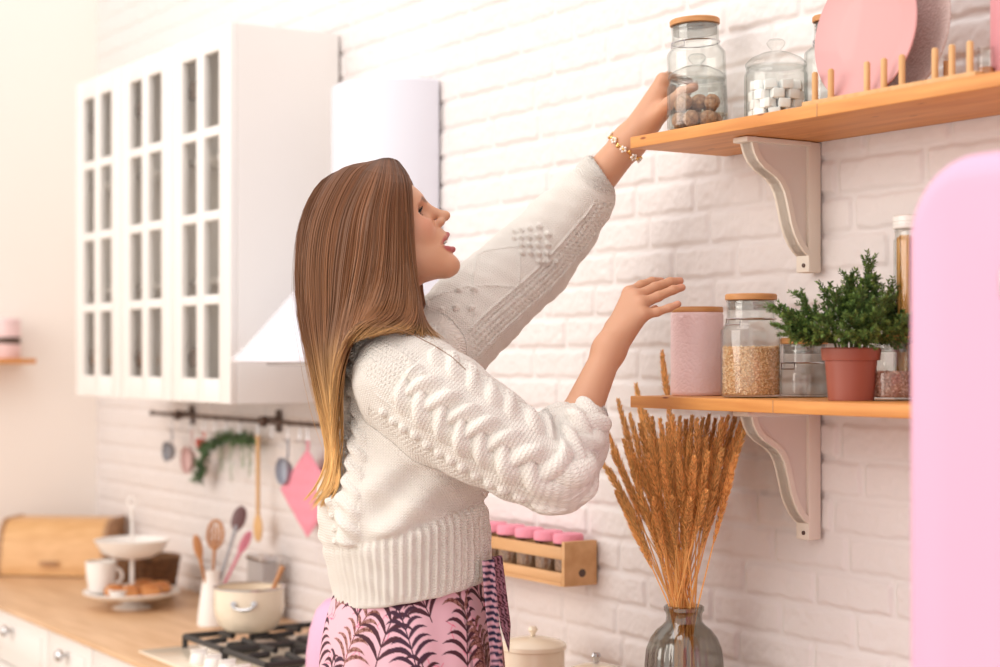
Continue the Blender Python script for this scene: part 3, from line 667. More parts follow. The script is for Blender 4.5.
def cake_stand():
    p = at_Z(131, 607, CT); p = at_t(132, 0, 4.74); c = (p[0], p[1], CT)
    o = empty('cake_stand', c, 'two-tier white cake stand with centre rod and top ring', 'cake stand')
    MB().lathe([(0, 0), (.052, 0), (.054, .004), (.03, .012), (.022, .020), (.03, .026), (.09, .030), (.128, .040), (.134, .048), (.132, .050), (.12, .044), (.085, .036), (0, .034)], c, 56).out('lower_plate', M_white, o, sharp=40)
    MB().lathe([(0, .138), (.03, .138), (.055, .142), (.085, .158), (.100, .184), (.104, .190), (.101, .191), (.095, .184), (.08, .163), (.052, .149), (0, .146)], c, 56).out('upper_bowl', M_white, o, sharp=40)
    MB().lathe([(0, .0345), (.0075, .0345), (.0065, .05), (.006, .1375), (0, .1375)], c, 20).lathe([(0, .1465), (.007, .1465), (.0045, .16), (.0045, .272), (.006, .276), (.0045, .28), (0, .281)], c, 20).out('rod', M_white, o)
    b = MB(); P = [(c[0]+.013*math.cos(a)*R[0], c[1]+.013*math.cos(a)*R[1], c[2]+.2945+.013*math.sin(a)) for a in np.linspace(0, 2*PI, 25)]; b.tube(P, .0025, 8, cap=False).out('ring', M_white, o)
    # cup on the lower plate
    q = np.array(c)-R*.086; q = (q[0], q[1], CT+.0445)
    cu = MB().lathe([(0, 0), (.030, 0), (.034, .004), (.040, .045), (.043, .085), (.0415, .0855), (.038, .045), (.031, .008), (0, .006)], q, 40).out('cup', M_white, loc=q, sharp=40)
    tag(cu, 'white tea cup standing at the left on the lower cake-stand plate', 'cup')
    P = [np.array(q)+R*(.036+.022*math.sin(a))+np.array((0, 0, .045+.022*math.cos(a))) for a in np.linspace(.1, PI-.1, 12)]
    MB().tube(P, .0045, 8).out('handle', M_white, cu)
    # bakes on the plates
    for k, (dr, df, s_, m, lb) in enumerate([(-.035, -.05, .026, M_pastry, 'golden pastry at the front left of the lower cake-stand plate'), (.012, -.065, .024, M_pastry, 'golden pastry at the front centre of the lower cake-stand plate'), (.060, -.045, .030, M_pastry, 'large brown pastry at the front right of the lower cake-stand plate'), (.075, .02, .026, M_pastry, 'golden pastry at the far right of the lower cake-stand plate'), (.02, .06, .026, M_pastry, 'golden pastry at the back of the lower cake-stand plate')]):
        q = np.array(c)+R*dr+F*df; q = (q[0], q[1], CT+.041)
        b = MB().lathe([(0, 0), (s_*.9, .0), (s_*1.15, .006), (s_*1.1, .018), (s_*.7, .029), (0, .033)], q, 30, mod=lambda a, z: 1+.07*math.sin(5*a))
        tag(b.out('pastry', m, loc=q), lb, 'pastry', 'pastries on the cake stand')
    q = np.array(c)+R*-.02+F*-.088; q = (q[0], q[1], CT+.044)
    tag(MB().lathe([(0, 0), (.018, 0), (.027, .018), (.026, .0185), (.017, .003), (0, .003)], q, 30).out('dish', M_white, loc=q), 'tiny white dish between the pastries on the cake stand', 'dish')
    return c
CS = cake_stand()
def basket():
    q = np.array(CS)+F*.235-R*.012; q = (q[0], q[1], CT)
    o = empty('wicker_basket', q, 'dark wicker basket behind the cake stand', 'basket')
    b = MB().lathe([(0, 0), (.075, 0), (.08, .004)]+[(.082+.0016*k+(.003 if k % 2 else 0), .008+.0105*k) for k in range(10)]+[(.098, .112), (.094, .114), (.09, .10), (.078, .01), (0, .008)], q, 72, mod=lambda a, z: 1+.025*math.sin(a*24)*(1 if .005 < z < .112 else 0)).out('bowl', M_wicker, o)
    P = [(q[0]+.098*math.cos(a), q[1]+.098*math.sin(a), q[2]+.113) for a in np.linspace(0, 2*PI, 49)]
    MB().tube(P, .006, 8, cap=False).out('rim', M_wicker, o)
basket()
def utensil_jug():
    p = at_t(211, 0, 4.42); c = (p[0], p[1], CT)
    o = tag(MB().lathe([(0, 0), (.033, 0), (.036, .004), (.034, .03), (.026, .09), (.0215, .125), (.024, .145), (.0225, .1455), (.019, .125), (.023, .09), (.031, .03), (.030, .006), (0, .006)], c, 40).out('utensil_jug', M_white, loc=c, sharp=40), 'slim white jug holding wooden and dark kitchen spoons', 'jug')
    def ut(x, y, t, head, name, label, m, hm=None):
        T = at_t(x, y, t); B = np.array(c)+np.array((0, 0, .02))-(T-np.array(c))*np.array((.10, .10, 0)); d = Vector(T-B); L = d.length; d.normalize()
        P = [Vector(B)+d*L*k/6*.82 for k in range(7)]
        k_ = tag(MB().tube(P, [.0042]*4+[.004, .0045, .006], 10).out(name, m, loc=tuple(B), sharp=40), label, 'utensil')
        side = d.cross(Vector(F)).normalized(); nn = side.cross(d).normalized(); M = Matrix((side, nn, d)).transposed()
        cc = Vector(B)+d*L*.88
        hd = MB()
        if head == 'slot':
            for k in range(-2, 3): hd.ball(cc+side*k*.0085, (.0032, .003, .033-.003*abs(k)), 3, M)
            hd.tube([cc+side*.020*math.cos(a)+d*.036*math.sin(a) for a in np.linspace(0, 2*PI, 33)], .0042, 8, cap=False)
        else: hd.ball(cc, (.019 if head == 'spoon' else .012, .005, .034), 4, M)
        hd.out('head', hm or m, k_)
    ut(196, 537, 4.38, 'thin', 'wooden_spoon', 'narrow wooden spoon leaning left in the white jug', M_spoon)
    ut(216, 523, 4.44, 'slot', 'wooden_spatula', 'slotted wooden spatula in the middle of the white jug', M_spoon)
    ut(243, 505, 4.46, 'spoon', 'serving_spoon', 'dark serving spoon leaning right in the white jug', M_greydk, mat('dark_nylon', (.16, .08, .08), .35))
    ut(250, 532, 4.5, 'thin', 'silicone_spatula', 'pink spatula lowest of the utensils, leaning right in the jug', M_pinkfab)
utensil_jug()
# grey tin against the bricks behind the pot
q = at_Y(262, 570, -.07); c = (q[0], q[1], CT)
tin = tag(MB().box(q[0]-.05, q[1]-.022, CT, q[0]+.05, q[1]+.022, CT+.155, .004).out('tin', mat('grey_tin', (.42, .39, .38), .5), loc=c), 'grey square tin against the brick wall behind the pot', 'tin')
MB().box(q[0]-.052, q[1]-.024, CT+.1555, q[0]+.052, q[1]+.024, CT+.170, .004).out('lid', M_steel, tin)

# ---------------------------------------------------------------- hob, pot, kettle
def hob():
    x0, x1, y0, y1 = -3.825, -3.31, -.545, -.075
    c = empty('gas_hob', ((x0+x1)/2, (y0+y1)/2, CT), 'cream gas hob with black iron pan supports', 'hob')
    MB().box(x0, y0, CT+.0002, x1, y1, CT+.009, .003).out('plate', M_cream, c)
    for i in range(4):
        x = -3.585+i*.077
        k = MB().lathe([(0, .0092), (.021, .0092), (.022, .012), (.019, .03), (.017, .033), (0, .034)], (x, -.492, CT), 28).box(x-.004, -.511, CT+.03, x+.004, -.473, CT+.041, .002).out('knob', M_white, c, sharp=40)
    for bx in (x0+.14, x1-.14):
        for by in (-.35, -.17):
            MB().lathe([(0, .0092), (.045, .0092), (.045, .014), (.03, .016), (.03, .024), (.028, .027), (0, .028)], (bx, by, CT), 32).out('burner', M_black, c, sharp=40)
    for (a, e) in ((x0+.03, (x0+x1)/2-.006), ((x0+x1)/2+.006, x1-.03)):
        b = MB(); u, v = -.44, -.095; z = CT+.036; tk = .0072
        def bar(p, q): b.tube([p, q], tk, 8)
        for P, Q in (((a, u), (e, u)), ((a, v), (e, v)), ((a, u), (a, v)), ((e, u), (e, v))): bar((*P, z), (*Q, z))
        bar((a, (u+v)/2, z), (e, (u+v)/2, z))
        for by in (u+(v-u)*.25, u+(v-u)*.75):
            m_ = (a+e)/2
            for s1 in (-1, 1): bar(((a if s1 < 0 else e), by, z), (m_+s1*.03, by, z+.004))
            for y2 in (-1, 1): bar((m_, by+y2*(v-u)*.25, z), (m_, by+y2*.03, z+.004))
        for P in ((a, u), (e, u), (a, v), (e, v), (a, (u+v)/2), (e, (u+v)/2)): bar((*P, CT+.0092), (*P, z))
        b.out('pan_support', M_black, c)
hob()
def pot():
    p = at_t(249, 0, 4.05); z = CT+.0465; c = (p[0], p[1], z); o = empty('cooking_pot', c, 'cream enamel cooking pot standing on the hob', 'pot')
    MB().lathe([(0, 0), (.046, 0), (.058, .005), (.071, .018), (.079, .036), (.083, .060), (.082, .104), (.0795, .104), (.080, .060), (.068, .020), (0, .008)], c, 56).out('body', M_cream, o, sharp=40)
    MB().lathe([(.0822, .103), (.0845, .1045), (.0845, .1065), (.080, .1075), (.0775, .106), (.0775, .104)], c, 56, close=True).out('rim', M_steel, o)
    for sgn in (1, -1):
        f = -F*sgn; b = MB()
        for k in (-1, 1): b.lathe([(0, 0), (.007, 0), (.007, .006), (0, .007)], tuple(np.array(c)+f*.081+R*k*.024+np.array((0, 0, .075))), 16, tuple(f))
        b.tube([np.array(c)+f*(.084+.014*math.sin(a))+R*.027*-math.cos(a)+np.array((0, 0, .075-.012*math.sin(a))) for a in np.linspace(0, PI, 14)], .0038, 8)
        b.out('handle', M_steel, o)
    st = np.array(c)+R*.02+np.array((0, 0, .012)); en = at_t(283, 566, 4.08)
    tag(MB().tube([Vector(st).lerp(Vector(en), k/5) for k in range(6)], [.006, .006, .0055, .0055, .006, .007], 10).ball(tuple(st+np.array((0, 0, .004))), (.018, .018, .006), 3).out('wooden_spoon', M_spoon, loc=tuple(st)), 'wooden spoon handle sticking out of the cream pot', 'utensil')
pot()
def kettle():
    p = at_t(347, 0, 3.56); c = (p[0], p[1], CT); o = empty('kettle', c, 'rounded pink retro kettle behind the patterned skirt', 'kettle')
    MB().lathe([(0, 0), (.078, 0), (.084, .006), (.0865, .03), (.085, .08), (.078, .13), (.064, .17), (.045, .190), (0, .196)], c, 56).out('body', M_pinkfridge, o)
    MB().lathe([(0, .1965), (.03, .195), (.02, .205), (.008, .208), (.012, .22), (.007, .227), (0, .228)], c, 30).out('lid', M_pinkfridge, o)
    MB().tube([np.array(c)+R*.07+np.array((0, 0, .10)), np.array(c)+R*.11+np.array((0, 0, .13)), np.array(c)+R*.13+np.array((0, 0, .17))], [.018, .013, .010], 14).out('spout', M_pinkfridge, o)
    MB().tube([np.array(c)+F*(.075+.04*math.sin(a))+np.array((0, 0, .10-.065*math.cos(a))) for a in np.linspace(.15, PI-.15, 14)], .008, 10).out('handle', M_pinkfridge, o)
kettle()
# ---------------------------------------------------------------- cream tins, right of the person
def lidded_tin(px, Y, r, h, label):
    p = at_Y(px, 0, Y); c = (p[0], p[1], CT); o = empty('storage_tin', c, label, 'tin', 'cream storage tins')
    MB().lathe([(0, 0), (r-.003, 0), (r, .003), (r, h), (r-.002, h), (r-.002, .004), (0, .004)], c, 48).out('body', M_cream, o, sharp=40)
    l = MB().lathe([(0, h+.0005), (r+.002, h+.0005), (r+.0035, h+.002), (r+.0035, h+.010), (r*.9, h+.017), (r*.4, h+.024), (0, h+.025)], c, 48).out('lid', M_cream, o, sharp=40)
    MB().lathe([(0, h+.0255), (.005, h+.0255), (.005, h+.031), (.010, h+.038), (.007, h+.044), (0, h+.045)], c, 20).out('knob', M_steel if px > 570 else M_cream, l)
lidded_tin(533, -.145, .062, .127, 'larger cream tin with domed lid behind her skirt')
lidded_tin(596, -.145, .050, .106, 'smaller cream tin with dark knob left of the glass vase')
# glass jug beside the vase
p = at_Y(731, 690, -.15); c = (p[0], p[1], CT); r = .030
j = tag(MB().lathe(jar_profile(.034, .105, .028, .01, sh=.02), c, 40).out('glass_mug', M_glass, loc=c, sharp=30), 'small clear glass mug to the right of the vase', 'mug')
b = MB().tube([np.array(c)+R*(.030+.030*math.sin(a))+np.array((0, 0, .075-.045*math.cos(PI-a))) for a in np.linspace(.3, PI-.3, 14)], .0035, 8).out('handle', M_glass, j)

# ---------------------------------------------------------------- spice rack on the wall
def spice_rack():
    x1 = -2.735; x0 = x1-.435; y0, y1 = -.088, -.009; z0 = 1.052; h = .088
    c = empty('spice_rack', ((x0+x1)/2, y1, z0), 'wooden wall rack with slatted front holding pink-lidded spice jars', 'rack')
    MW = wood('rack_wood', (.72, .42, .2), (.6, .32, .13), (4, 30, 30))
    for x in (x0, x1-.01):
        MB().box(x, y0, z0, x+.01, y1, z0+h, .0015).out('end_panel', MW, c)
    MB().lathe([(0, 0), (.008, 0), (.008, .0008), (0, .0008)], (x1, -.045, z0+.025), 16, (1, 0, 0)).out('bolt', M_dark, c)
    MB().box(x0+.0102, y0, z0, x1-.0102, y1, z0+.007).out('bottom', MW, c)
    MB().box(x0+.0102, y0, z0+.0072, x1-.0102, y0+.008, z0+.026, .001).out('slat', MW, c)
    MB().box(x0+.0102, y0, z0+.052, x1-.0102, y0+.008, z0+.076, .001).out('slat', MW, c)
    MB().box(x0+.0102, y1-.006, z0+.0072, x1-.0102, y1, z0+.08, .001).out('back_board', MW, c)
    j0 = None; r = .0295; n = 6
    names = ['rightmost pink-lidded spice jar in the wall rack', 'second pink-lidded spice jar from the right in the wall rack', 'third pink-lidded spice jar from the right in the wall rack', 'fourth pink-lidded spice jar from the right in the wall rack', 'fifth pink-lidded spice jar from the right in the wall rack', 'sixth pink-lidded spice jar from the right in the wall rack']
    for i in range(n):
        x = x1-.045-i*.069; p = (x, -.047, z0+.0073)
        if j0 is None:
            j0 = empty('spice_jar', p, '', 'jar', 'spice jars in the wall rack')
            MB().lathe(jar_profile(r, .072, r*.9, .01, sh=.006, wall=.0015), p, 32).out('jar_body', M_glass, j0, sharp=30)
            tag(MB().lathe([(0, .004), (r-.0025, .006), (r-.0025, .050), (0, .052)], p, 28).out('spice', M_walnut, j0), None, None)
            MB().lathe([(0, .0725), (r-.001, .0725), (r+.001, .074), (r+.001, .088), (r-.002, .092), (0, .092)], p, 32).out('lid', M_pinkfab, j0); o = j0
        else: o = copy_tree(j0); o.location = p
        o['label'] = names[i]
spice_rack()

# ---------------------------------------------------------------- hook rail with utensils
def rail():
    x0, x1, y, z = -5.02, -3.72, -.045, 1.33
    c = empty('hook_rail', ((x0+x1)/2, -.008, z), 'dark metal hook rail fixed to the bricks below the wall cabinets', 'rail')
    MB().tube([(x0, y, z), (x1, y, z)], .006, 10).ball((x0, y, z), .009, 2).ball((x1, y, z), .009, 2).out('bar', M_dark, c)
    for x in (-4.79, -4.19): MB().box(x-.011, -.05, z-.008, x+.011, -.008, z+.012, .003).box(x-.014, -.014, z-.03, x+.014, -.008, z+.03, .003).lathe([(0, 0), (.016, 0), (.014, .012), (0, .016)], (x, -.05, z), 20, (0, -1, 0)).out('wall_mount', M_dark, c)
    hooks = []
    for i, px in enumerate((172, 182, 190, 204, 215, 226, 240, 258, 272, 288, 300, 308)):
        q = at_Y(px, 0, y); hooks.append(q[0]); X = q[0]
        P = [(X, y+.008*math.sin(a), z-.002+.009*math.cos(a)) for a in np.linspace(-1.2, PI, 8)]+[(X, y, z-.025)]+[(X, y-.008+.008*math.cos(a), z-.038-.008*math.sin(a)) for a in np.linspace(0, PI, 7)]
        MB().tube(P, .0018, 6).out('hook', M_steel, c)
    return hooks
HK = rail()
def hang(px, zt): q = at_Y(px, 0, -.053); return (q[0], q[1], zt)
HZ = 1.288
def ladle(px, name, label, r, L, m, pan=False):
    p = hang(px, HZ); b = MB().tube([(p[0]+.006*math.cos(a), p[1], HZ-.006+.006*math.sin(a)) for a in np.linspace(0, 2*PI, 17)], .0016, 6, cap=False)
    b.tube([(p[0], p[1], HZ-.012), (p[0], p[1], HZ-L)], .003, 8); o = b.out(name, m, loc=p); tag(o, label, 'utensil')
    MB().lathe([(0, 0), (r*.6, .004), (r*.9, .014), (r, .028), (r*.97, .028), (r*.85, .014), (0, .004)], (p[0], p[1]-.006+.014, HZ-L-r*.9), 32, (0, -1, 0)).out('bowl', m, o)
ladle(172, 'ladle', 'small grey ladle at the left end of the hook rail', .031, .040, M_greydk)
ladle(192, 'skimmer', 'round pink-rimmed skimmer hanging second from left on the rail', .040, .050, mat('dusty_pink_metal', (.62, .42, .40), .5))
ladle(288, 'ladle', 'blue-grey ladle beside the pink pot holder', .036, .050, mat('bluegrey_enamel', (.36, .39, .46), .35))
ladle(204, 'measuring_spoon', 'little coral red measuring spoon above the green garland', .014, .02, mat('coral_plastic', (.75, .22, .18), .4))
p = hang(258, HZ)
o = tag(MB().tube([(p[0], p[1], HZ+.004), (p[0], p[1], HZ-.22)], .0055, 10).out('wooden_spoon', M_spoonl := wood('spoon_light', (.78, .50, .24), (.68, .4, .16), (60, 60, 10)), loc=p), 'long pale wooden spoon hanging head down from the rail', 'utensil')
MB().ball((p[0], p[1], HZ-.247), (.026, .007, .038), 4).out('head', M_spoonl, o)
def pot_holder():
    p = hang(308, HZ); s_ = .087; n = 28; V = []; Fc = []
    for side in (1, -1):
        for i in range(n+1):
            for j in range(n+1):
                u, v = i/n*2-1, j/n*2-1; e = (1-u**6)*(1-v**6); q = .0085*e**.5+.0025*math.cos(u*PI*3)*math.cos(v*PI*3)*e
                a, b_ = (u-v)*s_/math.sqrt(2), (u+v)*s_/math.sqrt(2)
                V.append((p[0]+a*1.3+.0, p[1]-.002+side*-q, HZ-.012-s_*math.sqrt(2)-.006+s_*math.sqrt(2)*.07+b_*.93))
    N = (n+1)**2
    for i in range(n):
        for j in range(n):
            a = i*(n+1)+j; Fc.append((a, a+n+1, a+n+2, a+1)); Fc.append((N+a, N+a+1, N+a+n+2, N+a+n+1))
    o = tag(MB().add(V, Fc).out('pot_holder', M_pinkfab, loc=p), 'square pink quilted pot holder hanging by its corner', 'pot holder')
    MB().tube([(p[0]+.007*math.cos(a), p[1], HZ-.010+.011*math.sin(a)) for a in np.linspace(0, 2*PI, 17)], .002, 6, cap=False).out('loop', M_pinkfab, o)
pot_holder()
def garland():
    g = np.random.default_rng(4); b = MB(); A = hang(198, 1.275); A = at_Y(198, 478, -.055); Bp = at_Y(206, 446, -.06); C_ = at_Y(226, 436, -.06); D = at_Y(252, 440, -.055)
    ctl = [A, Bp, C_, D]; P = []
    for k in range(3):
        for f in np.linspace(0, 1, 8, endpoint=False): P.append(Vector(ctl[k]).lerp(Vector(ctl[k+1]), f))
    P.append(Vector(D)); b.tube(P, .003, 6); b.C = [(.05, .06, .02)]*len(b.V)
    for i in range(620):
        q = P[g.integers(len(P))]+Vector(g.standard_normal(3))*.004; d = Vector((g.normal(), g.normal()*.5, g.normal()*.8-.35)).normalized(); L = g.uniform(.018, .034); s_ = d.cross(Vector((0, 1, 0.01))).normalized()*.0035
        if q.y+d.y*L > -.02: d.y = -abs(d.y); d.normalize()
        col = np.array((.035, .085, .02))*g.uniform(.6, 1.8)
        b.add([q, q+d*L*.5+s_, q+d*L, q+d*L*.5-s_, q+d*L*.45+Vector((0, -.002, 0))], [(0, 1, 4), (1, 2, 4), (2, 3, 4), (3, 0, 4), (0, 3, 2, 1)], col)
    for px, y1 in ((222, 470), (232, 478), (243, 465), (250, 472)):
        T = Vector(at_Y(px, y1, -.055)); S0 = Vector(at_Y(px, 440, -.055))
        for k in range(26):
            q = S0.lerp(T, k/26)+Vector((g.normal()*.006, 0, 0)); d = Vector((g.normal()*.6, -abs(g.normal())*.2, -1)).normalized(); s_ = d.cross(Vector((0, 1, 0.01))).normalized()*.002
            b.add([q, q+d*.01+s_, q+d*.022, q+d*.01-s_], [(0, 1, 2, 3)], np.array((.12, .2, .08))*g.uniform(.7, 1.5))
    tag(mesh('green_garland', b.V, b.F, MATS.get('leaf_green'), loc=tuple(P[0]), smooth=False, attr=np.array(b.C)), 'sagging bunch of green leaves draped on the hook rail', 'garland')
garland()
# ---------------------------------------------------------------- little shelf on the left wall
s = MB().box(XL+.001, -.80, 1.482, XL+.15, -.262, 1.498, .0015).out('small_shelf', M_shelf, loc=(XL, -.5, 1.482)); tag(s, 'small orange wooden shelf on the plain left wall', 'shelf')
c = (XL+.07, -.335, 1.498)
o = tag(MB().lathe([(0, 0), (.042, 0), (.044, .003), (.044, .115), (0, .116)], c, 40).out('canister', M_pinkcan, loc=c, sharp=40), 'pink canister on the small shelf at the left edge', 'canister')
MB().lathe([(.0442, .048), (.0448, .05), (.0448, .068), (.0442, .07), (.0438, .069), (.0438, .049)], c, 40, close=True).out('band', M_dark, o)
MB().lathe([(0, .1165), (.045, .1165), (.045, .128), (.043, .131), (0, .131)], c, 40).out('lid', M_pinkcan, o)
# ================================================================ IMPLICIT-SURFACE TOOLS
def sd_cone(P, a, b, ra, rb):
    a = np.asarray(a, np.float32); b = np.asarray(b, np.float32); ba = b-a; pa = P-a
    h = np.clip(pa @ ba/(ba @ ba), 0, 1)[:, None]; return np.linalg.norm(pa-h*ba, axis=1)-(ra+(rb-ra)*h[:, 0])
def sd_ell(P, c, r, M=None):
    q = P-np.asarray(c, np.float32); q = q @ M if M is not None else q
    r = np.asarray(r, np.float32); k0 = np.linalg.norm(q/r, axis=1); k1 = np.linalg.norm(q/(r*r), axis=1)+1e-9; return k0*(k0-1)/k1
def smin(a, b, k):
    h = np.maximum(k-np.abs(a-b), 0)/k; return np.minimum(a, b)-h*h*k*.25
def smax(a, b, k): return -smin(-a, -b, k)
def surface_net(f, lo, hi, h, bs=8):
    lo = np.array(lo, np.float32); n = (np.ceil((np.array(hi)-lo)/h/bs).astype(int))*bs
    nb = n//bs; g = np.stack(np.meshgrid(*[np.arange(k) for k in nb], indexing='ij'), -1).reshape(-1, 3)
    cc = (lo+(g+.5)*bs*h).astype(np.float32); dc = f(cc); act = np.abs(dc) < bs*h*.87*1.35+h
    D = np.repeat(np.repeat(np.repeat(np.where(dc > 0, 1, -1).astype(np.float32).reshape(nb), bs, 0), bs, 1), bs, 2)
    off = np.stack(np.meshgrid(*[np.arange(bs)]*3, indexing='ij'), -1).reshape(-1, 3)
    ga = g[act]
    for s0 in range(0, len(ga), 1500):
        idx = (ga[s0:s0+1500, None, :]*bs+off[None]).reshape(-1, 3); D[idx[:, 0], idx[:, 1], idx[:, 2]] = f((lo+idx*h).astype(np.float32))
    B = D < 0; cs = [(i, j, k) for i in (0, 1) for j in (0, 1) for k in (0, 1)]
    cnt = sum(B[i:B.shape[0]-1+i, j:B.shape[1]-1+j, k:B.shape[2]-1+k].astype(np.int8) for i, j, k in cs)
    cell = np.argwhere((cnt > 0) & (cnt < 8)); val = [D[cell[:, 0]+i, cell[:, 1]+j, cell[:, 2]+k] for i, j, k in cs]
    acc = np.zeros((len(cell), 3)); num = np.zeros(len(cell))
    for p in range(8):
        for q in range(p+1, 8):
            dlt = np.abs(np.array(cs[p])-np.array(cs[q]))
            if dlt.sum() != 1: continue
            m = (val[p] < 0) != (val[q] < 0); tt = np.where(m, val[p]/(val[p]-val[q]+1e-12), 0)
            acc += m[:, None]*(np.array(cs[p])+(np.array(cs[q])-np.array(cs[p]))*tt[:, None]); num += m
    V = lo+(cell+acc/num[:, None])*h
    I = np.full(cnt.shape, -1, np.int32); I[cell[:, 0], cell[:, 1], cell[:, 2]] = np.arange(len(cell)); Q = []
    for ax in range(3):
        s1 = [slice(None)]*3; s2 = [slice(None)]*3; s1[ax] = slice(0, -1); s2[ax] = slice(1, None)
        e = np.argwhere(B[tuple(s1)] != B[tuple(s2)]); o1, o2 = (ax+1) % 3, (ax+2) % 3
        e = e[(e[:, o1] > 0) & (e[:, o2] > 0) & (e[:, o1] < cnt.shape[o1]) & (e[:, o2] < cnt.shape[o2])]
        d1 = np.zeros(3, int); d1[o1] = 1; d2 = np.zeros(3, int); d2[o2] = 1; gi = lambda c: I[c[:, 0], c[:, 1], c[:, 2]]
        q = np.stack([gi(e-d1-d2), gi(e-d2), gi(e), gi(e-d1)], 1); fl = ~B[e[:, 0], e[:, 1], e[:, 2]]
        q[fl] = q[fl][:, ::-1]; Q.append(q[(q >= 0).all(1)])
    return V.astype(np.float32), np.concatenate(Q)
def grad(f, V, e=5e-4):
    G = np.stack([f(V+np.eye(3, dtype=np.float32)[i]*e)-f(V-np.eye(3, dtype=np.float32)[i]*e) for i in range(3)], 1); return G/(np.linalg.norm(G, axis=1, keepdims=True)+1e-9)
def project(f, V, n=2):
    for _ in range(n): V = V-grad(f, V)*np.clip(f(V), -.003, .003)[:, None]
    return V
def subdivide(V, Q):
    E = np.sort(np.concatenate([Q[:, [0, 1]], Q[:, [1, 2]], Q[:, [2, 3]], Q[:, [3, 0]]]), 1); key = E[:, 0].astype(np.int64)*len(V)+E[:, 1]
    u, inv = np.unique(key, return_inverse=True); m = len(Q); ev = (V[u//len(V)]+V[u % len(V)])/2; ei = inv.reshape(4, m).T+len(V)
    ci = np.arange(m)+len(V)+len(u); V2 = np.concatenate([V, ev, V[Q].mean(1)])
    Q2 = np.concatenate([np.stack([Q[:, k], ei[:, k], ci, ei[:, (k+3) % 4]], 1) for k in range(4)]); return V2.astype(np.float32), Q2
# ================================================================ THE PERSON   (body frame: right in view, depth, up)
def Bp(x, y, t): return np.array(((x-500)/FPX*t, t, 1.5-(y-HY)/FPX*t), np.float32)
def W3(V): V = np.asarray(V, float); return np.stack([CAM[0]+V[:, 0]*R[0]+V[:, 1]*F[0], CAM[1]+V[:, 0]*R[1]+V[:, 1]*F[1], V[:, 2]], 1)
pit, yaw = math.radians(29), math.radians(0)
hf = np.array((math.cos(pit)*math.cos(yaw), math.cos(pit)*math.sin(yaw), math.sin(pit))); hl = np.array((-math.sin(yaw), math.cos(yaw), 0)); hu = np.cross(hf, hl)
HM = np.stack([hf, hl, hu], 1).astype(np.float32); HO = np.array((-.2036, 2.9, 1.7165), np.float32)
HS = 1.0
def head_sdf(P):
    q = (P-HO) @ HM; y = np.abs(q[:, 1]); s = q.copy(); s[:, 1] = y
    d = sd_ell(q, (-.012, 0, .036), (.094, .074, .082))
    d = smin(d, sd_ell(q, (.028, 0, -.020), (.060, .060, .082)), .03)
    d = smin(d, sd_ell(q, (.038, 0, -.080), (.046, .046, .032)), .03)
    d = smin(d, sd_ell(q, (.076, 0, -.1105), (.0150, .017, .0135)), .020)
    d = smin(d, sd_cone(s, (.004, .052, -.055), (.066, .018, -.108), .015, .012), .03)
    d = smin(d, sd_ell(s, (.055, .036, -.030), (.026, .022, .026)), .02)
    d = smin(d, sd_ell(s, (.060, .022, .012), (.024, .032, .012)), .03)
    d = smin(d, sd_ell(q, (.076, 0, -.062), (.020, .024, .024)), .013)
    d = smax(d, -sd_ell(s, (.086, .034, -.009), (.014, .017, .0125)), .012)
    d = smin(d, sd_ell(s, (.0615, .0320, -.0100), (.0148, .0165, .0150)), .004)
    d = smin(d, sd_cone(q, (.081, 0, .003), (.104, 0, -.029), .0075, .0085), .011)
    d = smin(d, sd_ell(q, (.1080, 0, -.0320), (.0095, .0085, .0078)), .007)
    d = smin(d, sd_ell(s, (.095, .0105, -.0375), (.0095, .0050, .0062)), .006)
    d = smax(d, -sd_ell(s, (.101, .0062, -.0455), (.006, .0030, .0040)), .002)
    # eye slit
    d = smax(d, -sd_ell(s, (.0735, .0365, -.0100), (.0105, .0150, .0052)), .0015)
    # open smile, lips
    d = smax(d, -sd_ell(q, (.099, 0, -.0740), (.0305, .0300, .0100)), .003)
    for m_, c_, rr in (((.0885, .0165, -.0650), (.0968, 0, -.0612), .0042), ((.0855, .0165, -.0850), (.0925, 0, -.0878), .0050)):
        d = smin(d, sd_cone(s, (.0735, .0300, -.0745), m_, .0030, rr*.9), .004)
        d = smin(d, sd_cone(s, m_, c_, rr*.9, rr), .004)
    d = smin(d, sd_ell(s, (-.006, .074, -.012), (.014, .007, .028)), .006)
    return d
# arms, hands
NS, NE, NW = Bp(395, 380, 2.77), Bp(556, 470, 2.70), Bp(609, 350, 2.80)
FS, FE, FW = Bp(437, 335, 3.03), Bp(522, 268, 3.13), Bp(630, 141, 3.045)
near_f = [  # chains of joints; radii per joint
 ([Bp(629, 293, 2.862), Bp(641, 285.5, 2.880), Bp(652, 281.5, 2.893), Bp(661, 281, 2.903)], [.0100, .0084, .0074, .0062]),
 ([Bp(636, 297, 2.848), Bp(655, 287.5, 2.864), Bp(670, 282, 2.875), Bp(680, 281, 2.882)], [.0102, .0086, .0076, .0064]),
 ([Bp(641, 304, 2.832), Bp(658, 296.5, 2.842), Bp(673, 290, 2.850), Bp(682, 287.5, 2.855)], [.0100, .0082, .0073, .0062]),
 ([Bp(643, 315, 2.818), Bp(657, 312, 2.822), Bp(669, 308, 2.826), Bp(678, 304, 2.829)], [.0092, .0072, .0064, .0056])]
near_t = ([Bp(614, 330, 2.835), Bp(630, 322, 2.865), Bp(645, 315, 2.885), Bp(655, 309, 2.895)], [.0130, .0105, .0088, .0070])
JA = np.array([((PB-CAM) @ R), ((PB-CAM) @ F)])
def onjar(phi, z, rad=.0605): a = math.radians(phi); return np.array((JA[0]+rad*math.cos(a)-.045*(z-UZ)*0, JA[1]+rad*math.sin(a), z), np.float32)
far_f = []
